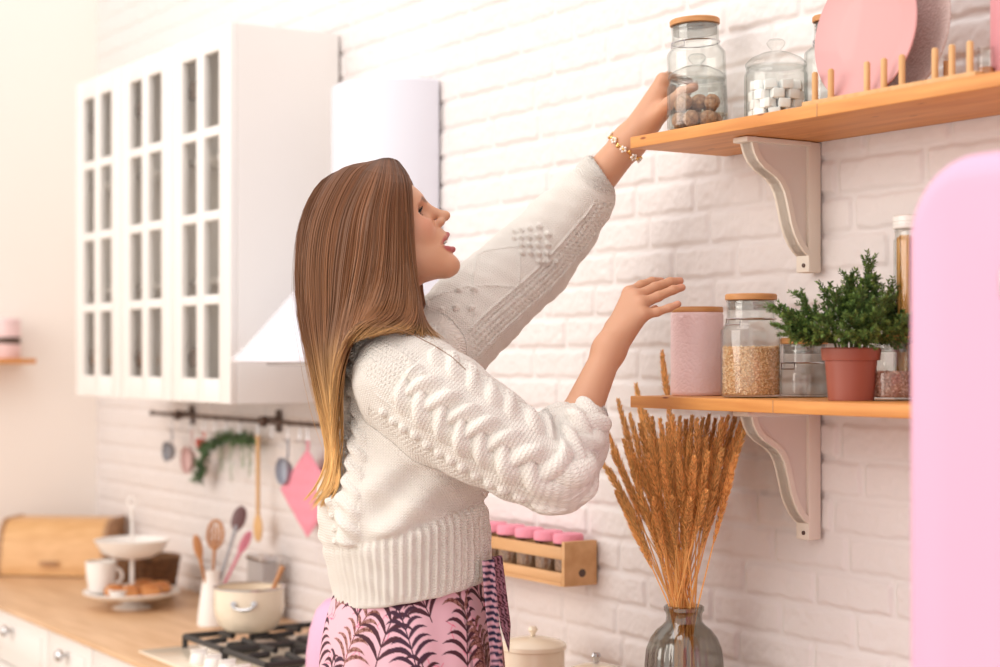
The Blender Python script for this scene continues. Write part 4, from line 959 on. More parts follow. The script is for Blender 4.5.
for k, z in enumerate((1.992, 1.972, 1.952, 1.934)):
    far_f.append(([onjar(186-4*k, z-.006, .066), onjar(150-3*k, z+.006), onjar(122-2*k, z+.005), onjar(101+3*k, z+.002)], [.0108-.0004*k, .0088-.0004*k, .0078-.0004*k, .0066-.0003*k]))
far_t = ([Bp(648, 124, 3.02), onjar(212, 1.940, .070), onjar(232, 1.958, .0615), onjar(254, 1.966, .0610)], [.0150, .0110, .0092, .0076])
def chain(P, c, k=.004):
    d = None
    for i in range(len(c[0])-1):
        e = sd_cone(P, c[0][i], c[0][i+1], c[1][i], c[1][i+1]); d = e if d is None else smin(d, e, k)
    return d
def hand_sdf(P, wr, fs, th, rw):
    d = None
    for c in fs:
        e = sd_cone(P, wr, c[0][0], rw*.82, c[1][0]*1.12); d = e if d is None else smin(d, e, .016)
    d = smin(d, sd_cone(P, wr, th[0][0], rw*.85, th[1][0]), .016)
    fg = None
    for c in fs:
        e = chain(P, c); fg = e if fg is None else np.minimum(fg, e)
    d = smin(d, fg, .007); return smin(d, chain(P, th), .012)
HIPL, HIPR = np.array((-.145, 2.815, 1.03)), np.array((-.145, 2.985, 1.03))
def body_sdf(P):
    d = np.full(len(P), 9., np.float32); Pq = P.copy(); Pq[:, 1] = 2.9+(P[:, 1]-2.9)*.82
    m = P[:, 2] > 1.40
    d = smin(d, sd_cone(P, Bp(392, 345, 2.9), HO+HM @ np.array((-.022, 0, -.040), np.float32), .052, .050), .02)
    hs = head_sdf(P); d = smin(d, hs, .022)
    for S_, E_, W_, rw, rf in ((NS, NE, NW, .0235, .030), (FS, FE, FW, .0275, .035)):
        d = smin(d, sd_cone(P, Bp(393, 362, 2.9), S_, .050, .048), .04)
        a = smin(sd_cone(P, S_, E_, .048, .037), sd_cone(P, E_, E_+(W_-E_)*.35, .037, rf*1.13), .02)
        a = smin(a, sd_cone(P, E_+(W_-E_)*.35, W_, rf*1.13, rw), .02); d = smin(d, a, .03)
    d = smin(d, sd_cone(Pq, Bp(397, 405, 2.9), Bp(408, 500, 2.9), .088, .084), .05)
    d = smin(d, sd_cone(Pq, Bp(408, 500, 2.9), Bp(413, 605, 2.9), .084, .115), .05)
    for sg in (-1, 1):
        h_ = np.array((-.145, 2.9+sg*.078, 1.03)); kn = np.array((-.13, 2.9+sg*.075, .54)); an = np.array((-.155, 2.9+sg*.07, .085)); to = np.array((.0, 2.9+sg*.085, .026))
        d = smin(d, sd_cone(P, h_, kn, .085, .055), .04); d = smin(d, sd_cone(P, kn, an, .055, .036), .02)
        d = smin(d, sd_cone(P, an-np.array((.015, 0, .05)), to, .034, .026), .02); d = smin(d, sd_cone(P, to, to+np.array((.035, 0, -.002)), .026, .020), .02)
    d = smax(d, .002-P[:, 2], .01)
    d = smin(d, hand_sdf(P, NW, near_f, near_t, .0235), .014)
    d = smin(d, hand_sdf(P, FW, far_f, far_t, .0275), .014)
    return d
def make_body():
    h = .0035; V, Q = surface_net(body_sdf, (-.40, 2.55, -.01), (.46, 3.26, 2.06), h)
    # finer faces on the head, forearms and hands
    c = V[Q].mean(1); fine = (c[:, 2] > 1.60) | ((c[:, 0] > .12) & (c[:, 2] > 1.38))
    # split only those quads, keeping a conforming border by subdividing with bmesh
    me = bpy.data.meshes.new('tmp'); me.vertices.add(len(V)); me.vertices.foreach_set('co', V.ravel()); me.loops.add(Q.size); me.loops.foreach_set('vertex_index', Q.astype(np.int32).ravel()); me.polygons.add(len(Q)); me.polygons.foreach_set('loop_start', np.arange(0, Q.size, 4, dtype=np.int32)); me.update(calc_edges=True)
    bm = bmesh.new(); bm.from_mesh(me); bm.faces.ensure_lookup_table(); fi = set(np.nonzero(fine)[0].tolist())
    ed = {e for i in fi for e in bm.faces[i].edges}
    bmesh.ops.subdivide_edges(bm, edges=list(ed), cuts=1, use_grid_fill=True); bmesh.ops.triangulate(bm, faces=[f for f in bm.faces if len(f.verts) > 4])
    bm.to_mesh(me); bm.free(); n = len(me.vertices); V = np.empty(n*3, np.float32); me.vertices.foreach_get('co', V); V = V.reshape(-1, 3)
    V = project(body_sdf, V, 3)
    q = (V-HO) @ HM; s = q.copy(); s[:, 1] = np.abs(s[:, 1])
    col = np.tile(np.array((.61, .315, .19)), (n, 1)); blend = lambda w, c: col*(1-w[:, None])+np.array(c)*w[:, None]
    g = np.random.default_rng(2)
    w_ = np.exp(-(((s-np.array((.07, .042, -.03)))/.022)**2).sum(1)); col = blend(w_*.45, (.76, .30, .22))
    lips = np.minimum.reduce([sd_cone(s, (.0735, .0300, -.0745), (.0885, .0165, -.0650), .0044, .0054), sd_cone(s, (.0885, .0165, -.0650), (.0968, 0, -.0612), .0050, .0052), sd_cone(s, (.0735, .0300, -.0745), (.0855, .0165, -.0850), .0044, .0062), sd_cone(s, (.0855, .0165, -.0850), (.0925, 0, -.0878), .0060, .0064)])
    head = np.linalg.norm(q, axis=1) < .16
    col = blend(np.clip(-lips/.0012+.5, 0, 1)*head, (.42, .085, .085))
    inm = np.clip(-sd_ell(q, (.092, 0, -.0745), (.0230, .0225, .0098))/.001+.6, 0, 1)*head*(q[:, 0] < .0885); col = blend(inm, (.16, .02, .02))
    s = s*np.array((.25, 1, 1), np.float32); K_ = lambda p: (p[0]*.25, p[1], p[2])
    br = np.minimum(sd_cone(s, K_((.086, .013, .0055)), K_((.0790, .030, .0110)), .0034, .0036), sd_cone(s, K_((.0790, .030, .0110)), K_((.055, .050, .0045)), .0036, .0018)); br = np.where(head & (q[:, 0] > .03), br, 1); s = s/np.array((.25, 1, 1), np.float32)
    col = blend(np.clip(-br/.0015+.9, 0, 1)*.85*head, (.19, .085, .045))
    el = sd_ell(s, (.0745, .0345, -.0080), (.009, .0175, .0070)); col = blend(np.clip(-el/.003+.2, 0, 1)*head*.55, (.30, .13, .09))
    for c in near_f+far_f+[near_t, far_t]:   # fingertips a little rosier
        col = blend(np.exp(-((V-c[0][-1])**2).sum(1)/.011**2)*.35, (.78, .32, .26))
        col = blend(np.exp(-((V-c[0][0])**2).sum(1)/.010**2)*.2, (.70, .30, .22))
    Wv = W3(V); root = (CAM+R*-.145+F*2.9); root[2] = 0
    bpy.data.meshes.remove
    me.vertices.foreach_set('co', (Wv-root).astype(np.float32).ravel()); me.update(); me.name = 'person'
    o = bpy.data.objects.new('person', me); COL.objects.link(o); o.location = root
    m = attr_mat('skin', .48, sss=.12); me.materials.append(m)
    a = me.color_attributes.new('col', 'FLOAT_COLOR', 'POINT'); cc = np.ones((n, 4), np.float32); cc[:, :3] = col; a.data.foreach_set('color', cc.ravel())
    me.polygons.foreach_set('use_smooth', np.ones(len(me.polygons), bool))
    tag(o, 'woman in white cable sweater reaching up to the shelf jars', 'person'); return o
person = make_body()
def hpt(p): return W3((HO+HM @ np.array(p, np.float32))[None])[0]
def head_parts():
    M = Matrix(((R[0], F[0], 0), (R[1], F[1], 0), (0, 0, 1))) @ Matrix([list(r) for r in HM.astype(float)])
    gaze = M @ Vector((1, 0, .05))
    for sg in (-1, 1):
        c = hpt((.0613, sg*.0322, -.0103))
        e = MB().ball(c, .0133, 4).out('eye', mat('eye_white', (.8, .76, .73), .15), person)
        x = Vector(gaze).normalized(); up = Vector((0, 0, 1)); y = x.cross(up).normalized(); z = y.cross(x)
        Mi = Matrix((y, z, x)).transposed(); b = MB(); b.lathe([(0, 0.0002), (.0025, .0001), (.0062, -.0011), (.0066, -.0024), (0, -.0024)], (0, 0, 0), 24); b.V = [tuple(Vector(c)+Mi @ Vector(v)+x*.01345) for v in b.V]; b.out('iris', mat('iris', (.05, .025, .015), .1), e)
        la = MB()
        P = [hpt((.0620+.0157*math.cos(a)*1.0, sg*(.0322+.0150*math.sin(a)), .0040-.0100-.0030*math.sin(a)**2)) for a in np.linspace(-.85, 1.0, 13)]
        la.tube(P, [.0007]+[.0016]*11+[.0008], 6)
        for k in range(1, 13):
            a = -.85+1.85*k/12; p0 = np.array((.0620+.0157*math.cos(a), sg*(.0322+.0150*math.sin(a)), .0042-.0100-.0030*math.sin(a)**2)); dr = np.array((math.cos(a), sg*math.sin(a)*1.1, .25)); L = .0055+.003*max(0, math.sin(a))
            la.tube([hpt(p0), hpt(p0+dr*L*.5+np.array((0, 0, .0003))), hpt(p0+dr*L+np.array((0, 0, .0025)))], [.0008, .0006, .00015], 4)
        P = [hpt((.0615+.0150*math.cos(a), sg*(.0322+.0145*math.sin(a)), -.0150)) for a in np.linspace(-.6, 1.0, 10)]; la.tube(P, .00045, 5)
        la.out('eyelashes', MATS.get('lash') or mat('lash', (.012, .008, .006), .6), person)
    for zc, s_, nm in ((-.0690, 1, 'upper_teeth'), (-.0815, .86, 'lower_teeth')):
        b = MB()
        for k in range(-5, 6):
            a = k*.145*1.0; cx, cy = .0725+.0165*math.cos(a*1.35)*1.0, .0190*math.sin(a*1.35)*s_*1.05
            M2 = Matrix.Rotation(a*1.35, 4, 'Z'); M2.translation = (cx-(0 if s_ == 1 else .002), cy, zc); bb = MB().box(-.002, -.0019 if k else -.0021, -.0034*s_, .002, .0019 if k else .0021, .0034*s_, .0009, M2)
            b.add([tuple(hpt(v)) for v in bb.V], bb.F)
        b.out('teeth', MATS.get('teeth') or mat('teeth', (.88, .83, .76), .2), person)
    # bracelet of gold links and pearly flowers
    ax = W3(FW[None])[0]-W3(FE[None])[0]; ax /= np.linalg.norm(ax); c = W3((FE+(FW-FE)*.955)[None])[0]; e1 = np.cross(ax, (0, 0, 1)); e1 /= np.linalg.norm(e1); e2 = np.cross(ax, e1)
    b = MB(); rr = .0318
    b.tube([c+(e1*math.cos(a)+e2*math.sin(a))*rr for a in np.linspace(0, 2*PI, 41)], .0016, 6, cap=False)
    for k in range(18):
        a = 2*PI*k/18; b.ball(c+(e1*math.cos(a)+e2*math.sin(a))*(rr+.001)+ax*.003*(k % 3-1), .0036+.0012*(k % 2), 2)
    br = b.out('bracelet', M_gold, person)
    b = MB()
    for k in range(9):
        a = 2*PI*(k+.5)/9; o_ = c+(e1*math.cos(a)+e2*math.sin(a))*(rr+.004)
        for j in range(5):
            t_ = 2*PI*j/5; tn = -e1*math.sin(a)+e2*math.cos(a); b.ball(o_+(tn*math.cos(t_)+ax*math.sin(t_))*.0042, .0026, 2)
    tag(b.out('pearl_flowers', mat('pearl', (.9, .82, .74), .2, coat=.5), br), 'small pearly flowers set around the gold bracelet', None)
head_parts()
# ================================================================ SWEATER
TW = [(Bp(396, 398, 2.9), .100), (Bp(408, 462, 2.9), .124), (Bp(403, 516, 2.9), .136), (Bp(410, 556, 2.9), .126), (Bp(413, 640, 2.9), .127)]
SN = [(Bp(405, 379, 2.76), .086), (Bp(445, 408, 2.73), .086), (Bp(480, 432, 2.71), .081), (Bp(520, 456, 2.69), .070), (Bp(554, 471, 2.69), .068), (Bp(573, 442, 2.72), .057), (Bp(588, 412, 2.763), .0335)]
SFr = [(Bp(440, 348, 3.03), .085), (Bp(478, 308, 3.08), .083), (Bp(530, 262, 3.12), .077), (Bp(562, 226, 3.11), .066), (Bp(584, 200, 3.09), .054), (Bp(600, 174, 3.065), .039)]
def poly_sdf(P, L, k):
    d = None
    for (a, ra), (b, rb) in zip(L[:-1], L[1:]):
        e = sd_cone(P, a, b, ra, rb); d = e if d is None else smin(d, e, k)
    return d
def unit(v): return v/np.linalg.norm(v)
cutN = (SN[-1][0], unit(SN[-1][0]-SN[-2][0])); cutF = (SFr[-1][0], unit(np.array((.86, -.1, .52), np.float32)))
def zhem(P): return 1.082+.18*np.clip(P[:, 0]+.275, 0, .24)
def sweater_parts(P):
    Pq = P.copy(); Pq[:, 1] = 2.9+(P[:, 1]-2.9)*.80
    t = poly_sdf(Pq, TW, .03)
    t = smin(t, sd_cone(P, Bp(393, 358, 2.80), Bp(435, 350, 3.02), .054, .056), .04)
    t = smin(t, sd_ell(P, Bp(352, 508, 2.87), (.055, .09, .035)), .03)
    n = poly_sdf(P, SN, .012); f = poly_sdf(P, SFr, .012)
    for k, (c, nn) in enumerate((cutN, cutF)):
        pl = (P-c) @ nn.astype(np.float32)-.008
        if k == 0: n = smax(n, np.where(np.linalg.norm(P-c, axis=1) < .09, pl, -1), .006)
        else: f = smax(f, np.where(np.linalg.norm(P-c, axis=1) < .09, pl, -1), .006)
    return t, n, f
def sweater_sdf(P):
    t, n, f = sweater_parts(P)
    t = smax(t, zhem(P)-P[:, 2], .006)
    # neckline opening and hollow hem / cuffs
    d = smin(smin(t, n, .040), f, .022)
    d = smax(d, -sd_cone(P, Bp(392, 330, 2.9), Bp(398, 290, 2.9), .052, .062), .008)
    Pq = P.copy(); Pq[:, 1] = 2.9+(P[:, 1]-2.9)*.80
    d = smax(d, -np.maximum(sd_cone(Pq, TW[3][0], TW[4][0], .116, .118), P[:, 2]-(zhem(P)+.06)), .006)
    for (c, nn), r, ax in ((cutN, .0275, unit(NW-NE)), (cutF, .0320, unit(FW-FE))): d = smax(d, -sd_cone(P, c-ax*.012, c+ax*.06, r, r), .005)
    return d
def dense(L, a0=.12, a1=.05):
    P = [L[0][0]-unit(L[1][0]-L[0][0])*a0]+[p for p, r in L]+[L[-1][0]+unit(L[-1][0]-L[-2][0])*a1]; r = [L[0][1]]+[q for _, q in L]+[L[-1][1]]
    P = np.array([P[0]]+P+[P[-1]], float); r = np.array([r[0]]+r+[r[-1]], float); X = np.concatenate([P, r[:, None]], 1); out = []
    for i in range(1, len(X)-2):
        for t in np.linspace(0, 1, 14, endpoint=False):
            a, b, c, d = X[i-1], X[i], X[i+1], X[i+2]; out.append(.5*(2*b+(c-a)*t+(2*a-5*b+4*c-d)*t*t+(3*b-3*c+d-a)*t**3))
    out = np.array(out); 
    for _ in range(6): out[1:-1] = (out[:-2]+out[1:-1]*2+out[2:])/4
    S = np.concatenate([[0], np.cumsum(np.linalg.norm(np.diff(out[:, :3], axis=0), axis=1))]); return out[:, :3], out[:, 3], S-a0
def tube_coords(V, L):
    A, r, S = dense(L); T = np.gradient(A, axis=0); T /= np.linalg.norm(T, axis=1, keepdims=True); s = np.empty(len(V)); w = np.empty(len(V))
    for k in range(0, len(V), 40000):
        v = V[k:k+40000].astype(float); D = ((v[:, None]-A[None])**2).sum(2)**.5; W = np.exp(-(D-D.min(1, keepdims=True))/.004); W /= W.sum(1, keepdims=True)
        al = np.einsum('nmk,mk->nm', v[:, None]-A[None], T); s[k:k+40000] = (W*(S[None]+np.clip(al, -.012, .012))).sum(1)
        t = W @ T; t /= np.linalg.norm(t, axis=1, keepdims=True); c = W @ A; p = v-c; p -= t*(p*t).sum(1, keepdims=True)
        e1 = np.array((0, -1., 0))+t*t[:, 1:2]; e1 /= np.linalg.norm(e1, axis=1, keepdims=True); e2 = np.cross(t, e1)
        w[k:k+40000] = np.arctan2((p*e2).sum(1), (p*e1).sum(1))*np.maximum(W @ r, .055)
    return s, w
def sleeve_len(L): A, r, S = dense(L); return S[np.argmin(np.linalg.norm(A-L[-1][0], axis=1))]
def braid(s, w, A, Wd, L, n=3):
    h = np.zeros(len(s))
    for k in range(n):
        ph = 2*PI*(s/L+k/n); c = A*np.sin(ph); x = np.abs(w-c)/(Wd*np.sqrt(1+(.55*A*2*PI/L*np.cos(ph))**2)); h = np.maximum(h, np.maximum(0, 1-x**2)**.6*(.60+.40*(np.sin(2*ph) if n == 3 else np.cos(ph))))
    return h
def bobble(s, w, pts, r):
    h = np.zeros(len(s))
    for (a, b) in pts: h = np.maximum(h, np.maximum(0, 1-((s-a)**2+(w-b)**2)/r**2)**.7)
    return h
def dents(s, w, w0, w1, s0, s1, ps, pw):
    m = (w > w0) & (w < w1) & (s > s0) & (s < s1); row = np.round(w/pw); fs = (s/ps+.5*(row % 2)) % 1-.5; fw = w/pw-row
    return np.exp(-((fs*ps)**2+(fw*pw)**2)/.0022**2)*m
def window(s, a, b, e=.01): return np.clip((s-a)/e, 0, 1)*np.clip((b-s)/e, 0, 1)
def make_sweater():
    V, Q = surface_net(sweater_sdf, (-.38, 2.58, 1.03), (.24, 3.26, 1.86), .0042)
    V = project(sweater_sdf, V, 2); V, Q = subdivide(V, Q); V = project(sweater_sdf, V, 2)
    N = grad(sweater_sdf, V); t, n, f = sweater_parts(V); H = np.zeros(len(V)); K = np.zeros((len(V), 3))
    tb = t-.016*np.clip((V[:, 2]-1.40)/.05, 0, 1); part = np.argmin(np.stack([tb, n, f]), 0); so = np.sort(np.stack([tb, n, f]), 0); seam = np.clip((so[1]-so[0]-.002)/.012, 0, 1)
    # near sleeve
    s, w = tube_coords(V, SN); tot = sleeve_len(SN); m = part == 1; cuff = np.clip((s-(tot-.014))/.004, 0, 1)
    h = .0165*braid(s, w-.004, .0250, .0165, .108)*window(s, .03, tot-.016)
    h = np.maximum(h, .0125*braid(s, w+.074, .0125, .0145, .074, 2)*window(s, .03, tot-.016))
    h = np.maximum(h, .0075*bobble(s, w, [(.03+.021*k, .066+.003*math.sin(k*1.7)) for k in range(14)], .0085))
    h = np.maximum(h, .0065*bobble(s, w, [(.03+.023*k, -.026) for k in range(4)], .0065))
    h = np.maximum(h, .0022*np.exp(-((w-.045)/.0025)**2)*window(s, .0, tot-.02)); h = np.maximum(h, .0022*np.exp(-((w+.033)/.0025)**2)*window(s, .0, tot-.02))
    h -= .0030*dents(s, w, -.10, -.075, .0, .25, .008, .0075)+.0030*dents(s, w, .075, .105, 0, .3, .008, .0075)+.0030*dents(s, w, -.045, .030, -.06, .035, .008, .0075)
    h = h*(1-cuff)+cuff*.0014*np.sin(w*2*PI/.006)
    H[m] = h[m]; K[m, 0] = s[m]; K[m, 1] = w[m]
    # far sleeve
    s, w = tube_coords(V, SFr); tot = sleeve_len(SFr); m = part == 2; cuff = np.clip((s-(tot-.016))/.004, 0, 1)
    h = np.zeros(len(s))
    for ww in (.020, .066, .072): h = np.maximum(h, .0024*np.exp(-((w-ww)/.0020)**2)*window(s, 0, tot-.03))
    dia = np.abs(np.abs(((s-.03)/.135) % 1-.5)*2*.052-np.abs(w+.030)); h = np.maximum(h, .0024*np.exp(-(dia/.0022)**2)*window(s, .0, .24)*(np.abs(w+.030) < .052))
    bl = [(.225+.018*i, -.060+.021*j+.0105*(i % 2)) for i in range(6) for j in range(5) if abs(i-2.5)*.018+abs(j-2+.5*(i % 2))*.018 < .062]+[(.02+.018*i, -.045+.02*(i % 3)) for i in range(5)]
    h = np.maximum(h, .0072*bobble(s, w, bl, .0068))
    h -= .0060*(dents(s, w, .022, .064, .0, tot-.03, .0095, .0105))
    h = h*(1-cuff)+cuff*.0014*np.sin(w*2*PI/.006)
    H[m] = h[m]; K[m, 0] = s[m]; K[m, 1] = w[m]
    # torso
    m = part == 0; a = np.arctan2(-(V[:, 0]-TW[1][0][0]), -(V[:, 1]-2.9)*.8); s = V[:, 2]; w = a*.13; zr = zhem(V)+.104+.10*np.clip(V[:, 0]+.275, 0, .24)
    rib = np.clip((zr-s)/.010+.5, 0, 1)
    h = .0125*braid(s, w-.085, .0105, .0125, .060, 2)
    h = np.maximum(h, .0085*braid(s+.02, w-.27, .0090, .0088, .040, 2)); h = np.maximum(h, .0085*braid(s, w+.20, .0150, .0110, .06))
    for ww in (.064, .101): h = np.maximum(h, .0020*np.exp(-((w-ww)/.0020)**2))
    h = np.maximum(h, .0060*bobble(s, w, [(1.20+.021*k, .115) for k in range(14)], .0062))
    h -= .0034*dents(s, w, -.02, .060, 1.40, 1.56, .0085, .0085)
    fold = .0085*np.sin(s*62+w*26+2.2*np.sin(w*21))*np.exp(-((s-1.26)/.075)**2)+.0035*np.sin(s*110-w*50)*np.exp(-((s-1.24)/.06)**2)
    h = h+fold*(1-np.exp(-((w-.085)/.026)**2))
    ribh = .0021*(.7+1.0*np.clip(.5-a, 0, 1))*np.clip(np.cos(w*2*PI/.0135)*1.4, -1, 1)+.0022*np.sin(w*36+1.2)
    ribh = ribh*np.clip((s-zhem(V)-.003)/.014, 0, 1); h = h*(1-rib)+ribh*rib-.004*np.exp(-((s-zr)/.008)**2)
    H[m] = h[m]; K[m, 0] = s[m]; K[m, 1] = w[m]
    nz = .0012*np.sin(V[:, 0]*90+V[:, 2]*60)*np.sin(V[:, 2]*110+V[:, 1]*70)
    # folds of cloth at the inside of the elbow and the armpit
    V2 = V+N*(H*seam-.003*(1-seam)+nz)[:, None]
    o = mesh('sweater', W3(V2), Q, None or M_knit, person)
    at = o.data.attributes.new('knit', 'FLOAT_VECTOR', 'POINT'); K[:, 2] = part; at.data.foreach_set('vector', K.astype(np.float32).ravel())
    return o
M_knit = mat('cream_knit', (.885, .83, .765), .92, sheen=.25)
nt = M_knit.node_tree; bs = nt.nodes['Principled BSDF']; L_ = nt.links.new
at_ = nt.nodes.new('ShaderNodeAttribute'); at_.attribute_name = 'knit'; sp = nt.nodes.new('ShaderNodeSeparateXYZ'); L_(at_.outputs['Vector'], sp.inputs[0])
def mth(op, a, b=None, c=None):
    n = nt.nodes.new('ShaderNodeMath'); n.operation = op
    for i, v in enumerate((a, b, c)):
        if v is None: continue
        if isinstance(v, (int, float)): n.inputs[i].default_value = v
        else: L_(v, n.inputs[i])
    return n.outputs[0]
wcol = mth('MULTIPLY', sp.outputs['Y'], 1/.0052); zig = mth('PINGPONG', wcol, .5)
ph = mth('ADD', mth('MULTIPLY', sp.outputs['X'], 1/.0046), mth('MULTIPLY', zig, 1.3)); hs_ = mth('MULTIPLY_ADD', mth('SINE', mth('MULTIPLY', ph, 2*PI)), .5, .5)
gap = mth('SMOOTH_MIN', mth('MULTIPLY', zig, 6), 1.0, .2); ht = mth('MULTIPLY', hs_, gap)
bp = nt.nodes.new('ShaderNodeBump'); bp.inputs['Strength'].default_value = .85; bp.inputs['Distance'].default_value = .0016; L_(ht, bp.inputs['Height']); L_(bp.outputs[0], bs.inputs['Normal'])
sweater = make_sweater()
# ================================================================ HAIR
def hair():
    # locks described from nape (first) to face (last); the same rows are mirrored to the far side of the head
    G = [[(366, 166, 2.885), (326, 178, 2.87), (304, 214, 2.86), (297, 260, 2.86), (299, 310, 2.85), (309, 360, 2.84), (320, 410, 2.83), (329, 455, 2.82), (322, 485, 2.82), (306, 507, 2.82)],
         [(372, 162, 2.875), (344, 171, 2.835), (321, 213, 2.815), (313, 260, 2.81), (314, 310, 2.81), (320, 360, 2.81), (328, 410, 2.80), (335, 455, 2.79), (329, 487, 2.79), (312, 510, 2.79)],
         [(378, 160, 2.868), (362, 175, 2.815), (344, 213, 2.795), (336, 260, 2.79), (333, 310, 2.79), (329, 355, 2.785), (332, 405, 2.79), (335, 450, 2.79), (337, 482, 2.78), (324, 506, 2.78)],
         [(384, 158.5, 2.865), (378, 178, 2.805), (368, 213, 2.785), (362, 258, 2.785), (354, 300, 2.775), (346, 335, 2.75), (335, 375, 2.755), (336, 420, 2.775), (338, 455, 2.78), (330, 500, 2.785)],
         [(390, 158.5, 2.87), (392, 180, 2.81), (388, 213, 2.79), (386, 250, 2.79), (382, 282, 2.785), (374, 308, 2.755), (364, 322, 2.715), (350, 334, 2.70), (341, 352, 2.715), (338, 372, 2.735)],
         [(395, 160, 2.88), (403, 180, 2.83), (405, 213, 2.812), (406, 245, 2.805), (408, 275, 2.80), (410, 298, 2.785), (408, 316, 2.745), (400, 326, 2.715), (388, 331, 2.69), (372, 336, 2.685)],
         [(398, 162, 2.89), (409, 180, 2.85), (411, 213, 2.832), (412, 245, 2.82), (414, 272, 2.81), (417, 297, 2.80), (421, 316, 2.775), (428, 329, 2.755), (438, 337, 2.745), (450, 345, 2.735)]]
    K = np.array([[Bp(*p) for p in row] for row in G], float)
    def cr(X, t):
        n = len(X); t = np.clip(t, 0, n-1.0001); i = int(t); f = t-i; g = lambda k: X[min(max(k, 0), n-1)]
        a, b, c, d = g(i-1), g(i), g(i+1), g(i+2); return .5*(2*b+(c-a)*f+(2*a-5*b+4*c-d)*f*f+(3*b-3*c+d-a)*f**3)
    lv = np.linspace(0, 9, 34)
    def lock(s):
        row = np.array([cr(K[:, j], s) for j in range(10)]); return np.array([cr(row, t) for t in lv])
    NS_ = 61; table = np.array([lock(s) for s in np.linspace(0, 6, NS_)])
    def getlock(s): x = s/6*(NS_-1); i = min(int(x), NS_-2); f = x-i; return table[i]*(1-f)+table[i+1]*f
    mid = 2.9
    def mirror(P): Q = P.copy(); Q[:, 1] = 2*mid-P[:, 1]; e = np.clip((1.62-P[:, 2])/.08, 0, 1); Q[:, 1] = Q[:, 1]*(1-e)+(2*2.88-P[:, 1])*e; return Q
    # ---- soft underlying mass
    b = MB(); rows = [getlock(s) for s in np.linspace(0, 6, 25)]; near = [r for r in rows]; far = [mirror(r) for r in rows]
    ctr = np.array([(near[0][k]+near[12][k]+far[12][k])/3 for k in range(34)])
    ring = near[::-1]+far; n = len(ring); V = []
    for k in range(22):
        for r_ in ring: V.append(r_[k]+(ctr[k]-r_[k])*(.06+.12*k/31+.35*max(0, k/31-.55))+np.array((0, 0, -.003)))
    Fc = [(k*n+i, k*n+i+1, (k+1)*n+i+1, (k+1)*n+i) for k in range(21) for i in range(n-1)]
    V = W3(np.array(V)); shade = lambda f: None
    ROOT, MIDC, TIP = np.array((.125, .046, .019)), np.array((.21, .088, .036)), np.array((.70, .40, .14))
    def colour(f, tone, c0=.60, c1=.28, c2=1.0):
        e = np.clip((f-c0)/c1, 0, c2)[..., None]; m = np.clip(f/.35, 0, 1)[..., None]; return ((ROOT*(1-m)+MIDC*m)*(1-e)+TIP*e)*tone
    Cs = np.repeat(colour(np.linspace(0, 21/33, 22), .38), n, 0)
    base = mesh('hair', V, [tuple(f) for f in Fc], attr_mat('hair', .42, spec=.4), person, attr=Cs)
    # ---- strands
    g = np.random.default_rng(8); VV = []; CC = []; FF = []; cnt = 0
    def strand(s, far_side, off, rad, t_end, tone, wav, ph, fly=0):
        nonlocal cnt
        P = getlock(s).copy(); 
        if far_side: P = mirror(P)
        m = 34; k_end = max(8, int(t_end*m)); P = P[:k_end]; f = np.linspace(0, (k_end-1)/(m-1), k_end)
        out = P-ctr[:k_end]; out[:, 2] *= .3; out /= np.linalg.norm(out, axis=1, keepdims=True)+1e-6
        T = np.gradient(P, axis=0); T /= np.linalg.norm(T, axis=1, keepdims=True); side = np.cross(T, out); side /= np.linalg.norm(side, axis=1, keepdims=True)+1e-6
        P = P+out*(off*(.35+f*1.0))[:, None]+side*(wav[0]*np.sin(f*5+ph)+wav[1]*np.sin(f*11+ph*2))[:, None]*(f**.7)[:, None]+out*(fly*f**2)[:, None]
        rr = rad*np.clip(1.25-f*.5, .3, 1.2)*np.clip((f[-1]-f)*9+.15, .1, 1)
        V0 = [P+(out*math.cos(a)*.6+side*math.sin(a))*rr[:, None] for a in (PI/2, PI*7/6, PI*11/6, )]
        n_ = len(P); VV.append(np.stack(V0, 1).reshape(-1, 3)); q_ = np.clip((s-2.6)/1.2, 0, 1); CC.append(np.repeat(colour(f, tone, .50+.22*q_, .26+.25*q_, 1-.35*q_), 3, 0))
        i = np.arange(n_-1)[:, None]*3; q = np.concatenate([np.concatenate([i+a, i+(a+1) % 3, i+3+(a+1) % 3, i+3+a], 1) for a in range(3)]); FF.append(q+cnt); cnt += 3*n_
    for i in range(3000):
        far_side = i % 4 == 3; cl = g.integers(0, 110); gg = np.random.default_rng(cl+(500 if far_side else 0)); s0 = gg.random()*6; tone_c = gg.uniform(.72, 1.35); wv = (gg.normal()*.0035, gg.normal()*.0012); ph = gg.random()*6; of = gg.uniform(-.002, .005)
        s = np.clip(s0+g.normal()*.13, 0, 6); te = gg.uniform(.93, 1.0)+g.uniform(-.05, .01)
        strand(s, far_side, of+g.normal()*.0014, g.uniform(.0007, .0014), min(te, 1), tone_c*g.uniform(.8, 1.25), (wv[0]+g.normal()*.0006, wv[1]+g.normal()*.0004), ph)
    for i in range(70):
        strand(g.random()*6 if i % 3 else g.random()*.8, False, g.uniform(.002, .008), .0004, g.uniform(.6, 1), 1.2, (g.normal()*.008, g.normal()*.003), g.random()*6, fly=abs(g.normal())*.010)
    V = np.concatenate(VV); mesh('strands', W3(V), np.concatenate(FF), MATS['hair'], base, attr=np.concatenate(CC))
hair()
# one loose hair lying across the shoulder
P = [Bp(372, 326, 2.685), Bp(392, 327, 2.667), Bp(412, 334, 2.655), Bp(435, 346, 2.645), Bp(452, 357, 2.640), Bp(466, 370, 2.635)]
lh = MB().tube(W3(np.array(P)), .0007, 5); lh.C = [(.2, .09, .04)]*len(lh.V); lh.out('loose_hair', MATS['hair'], person)
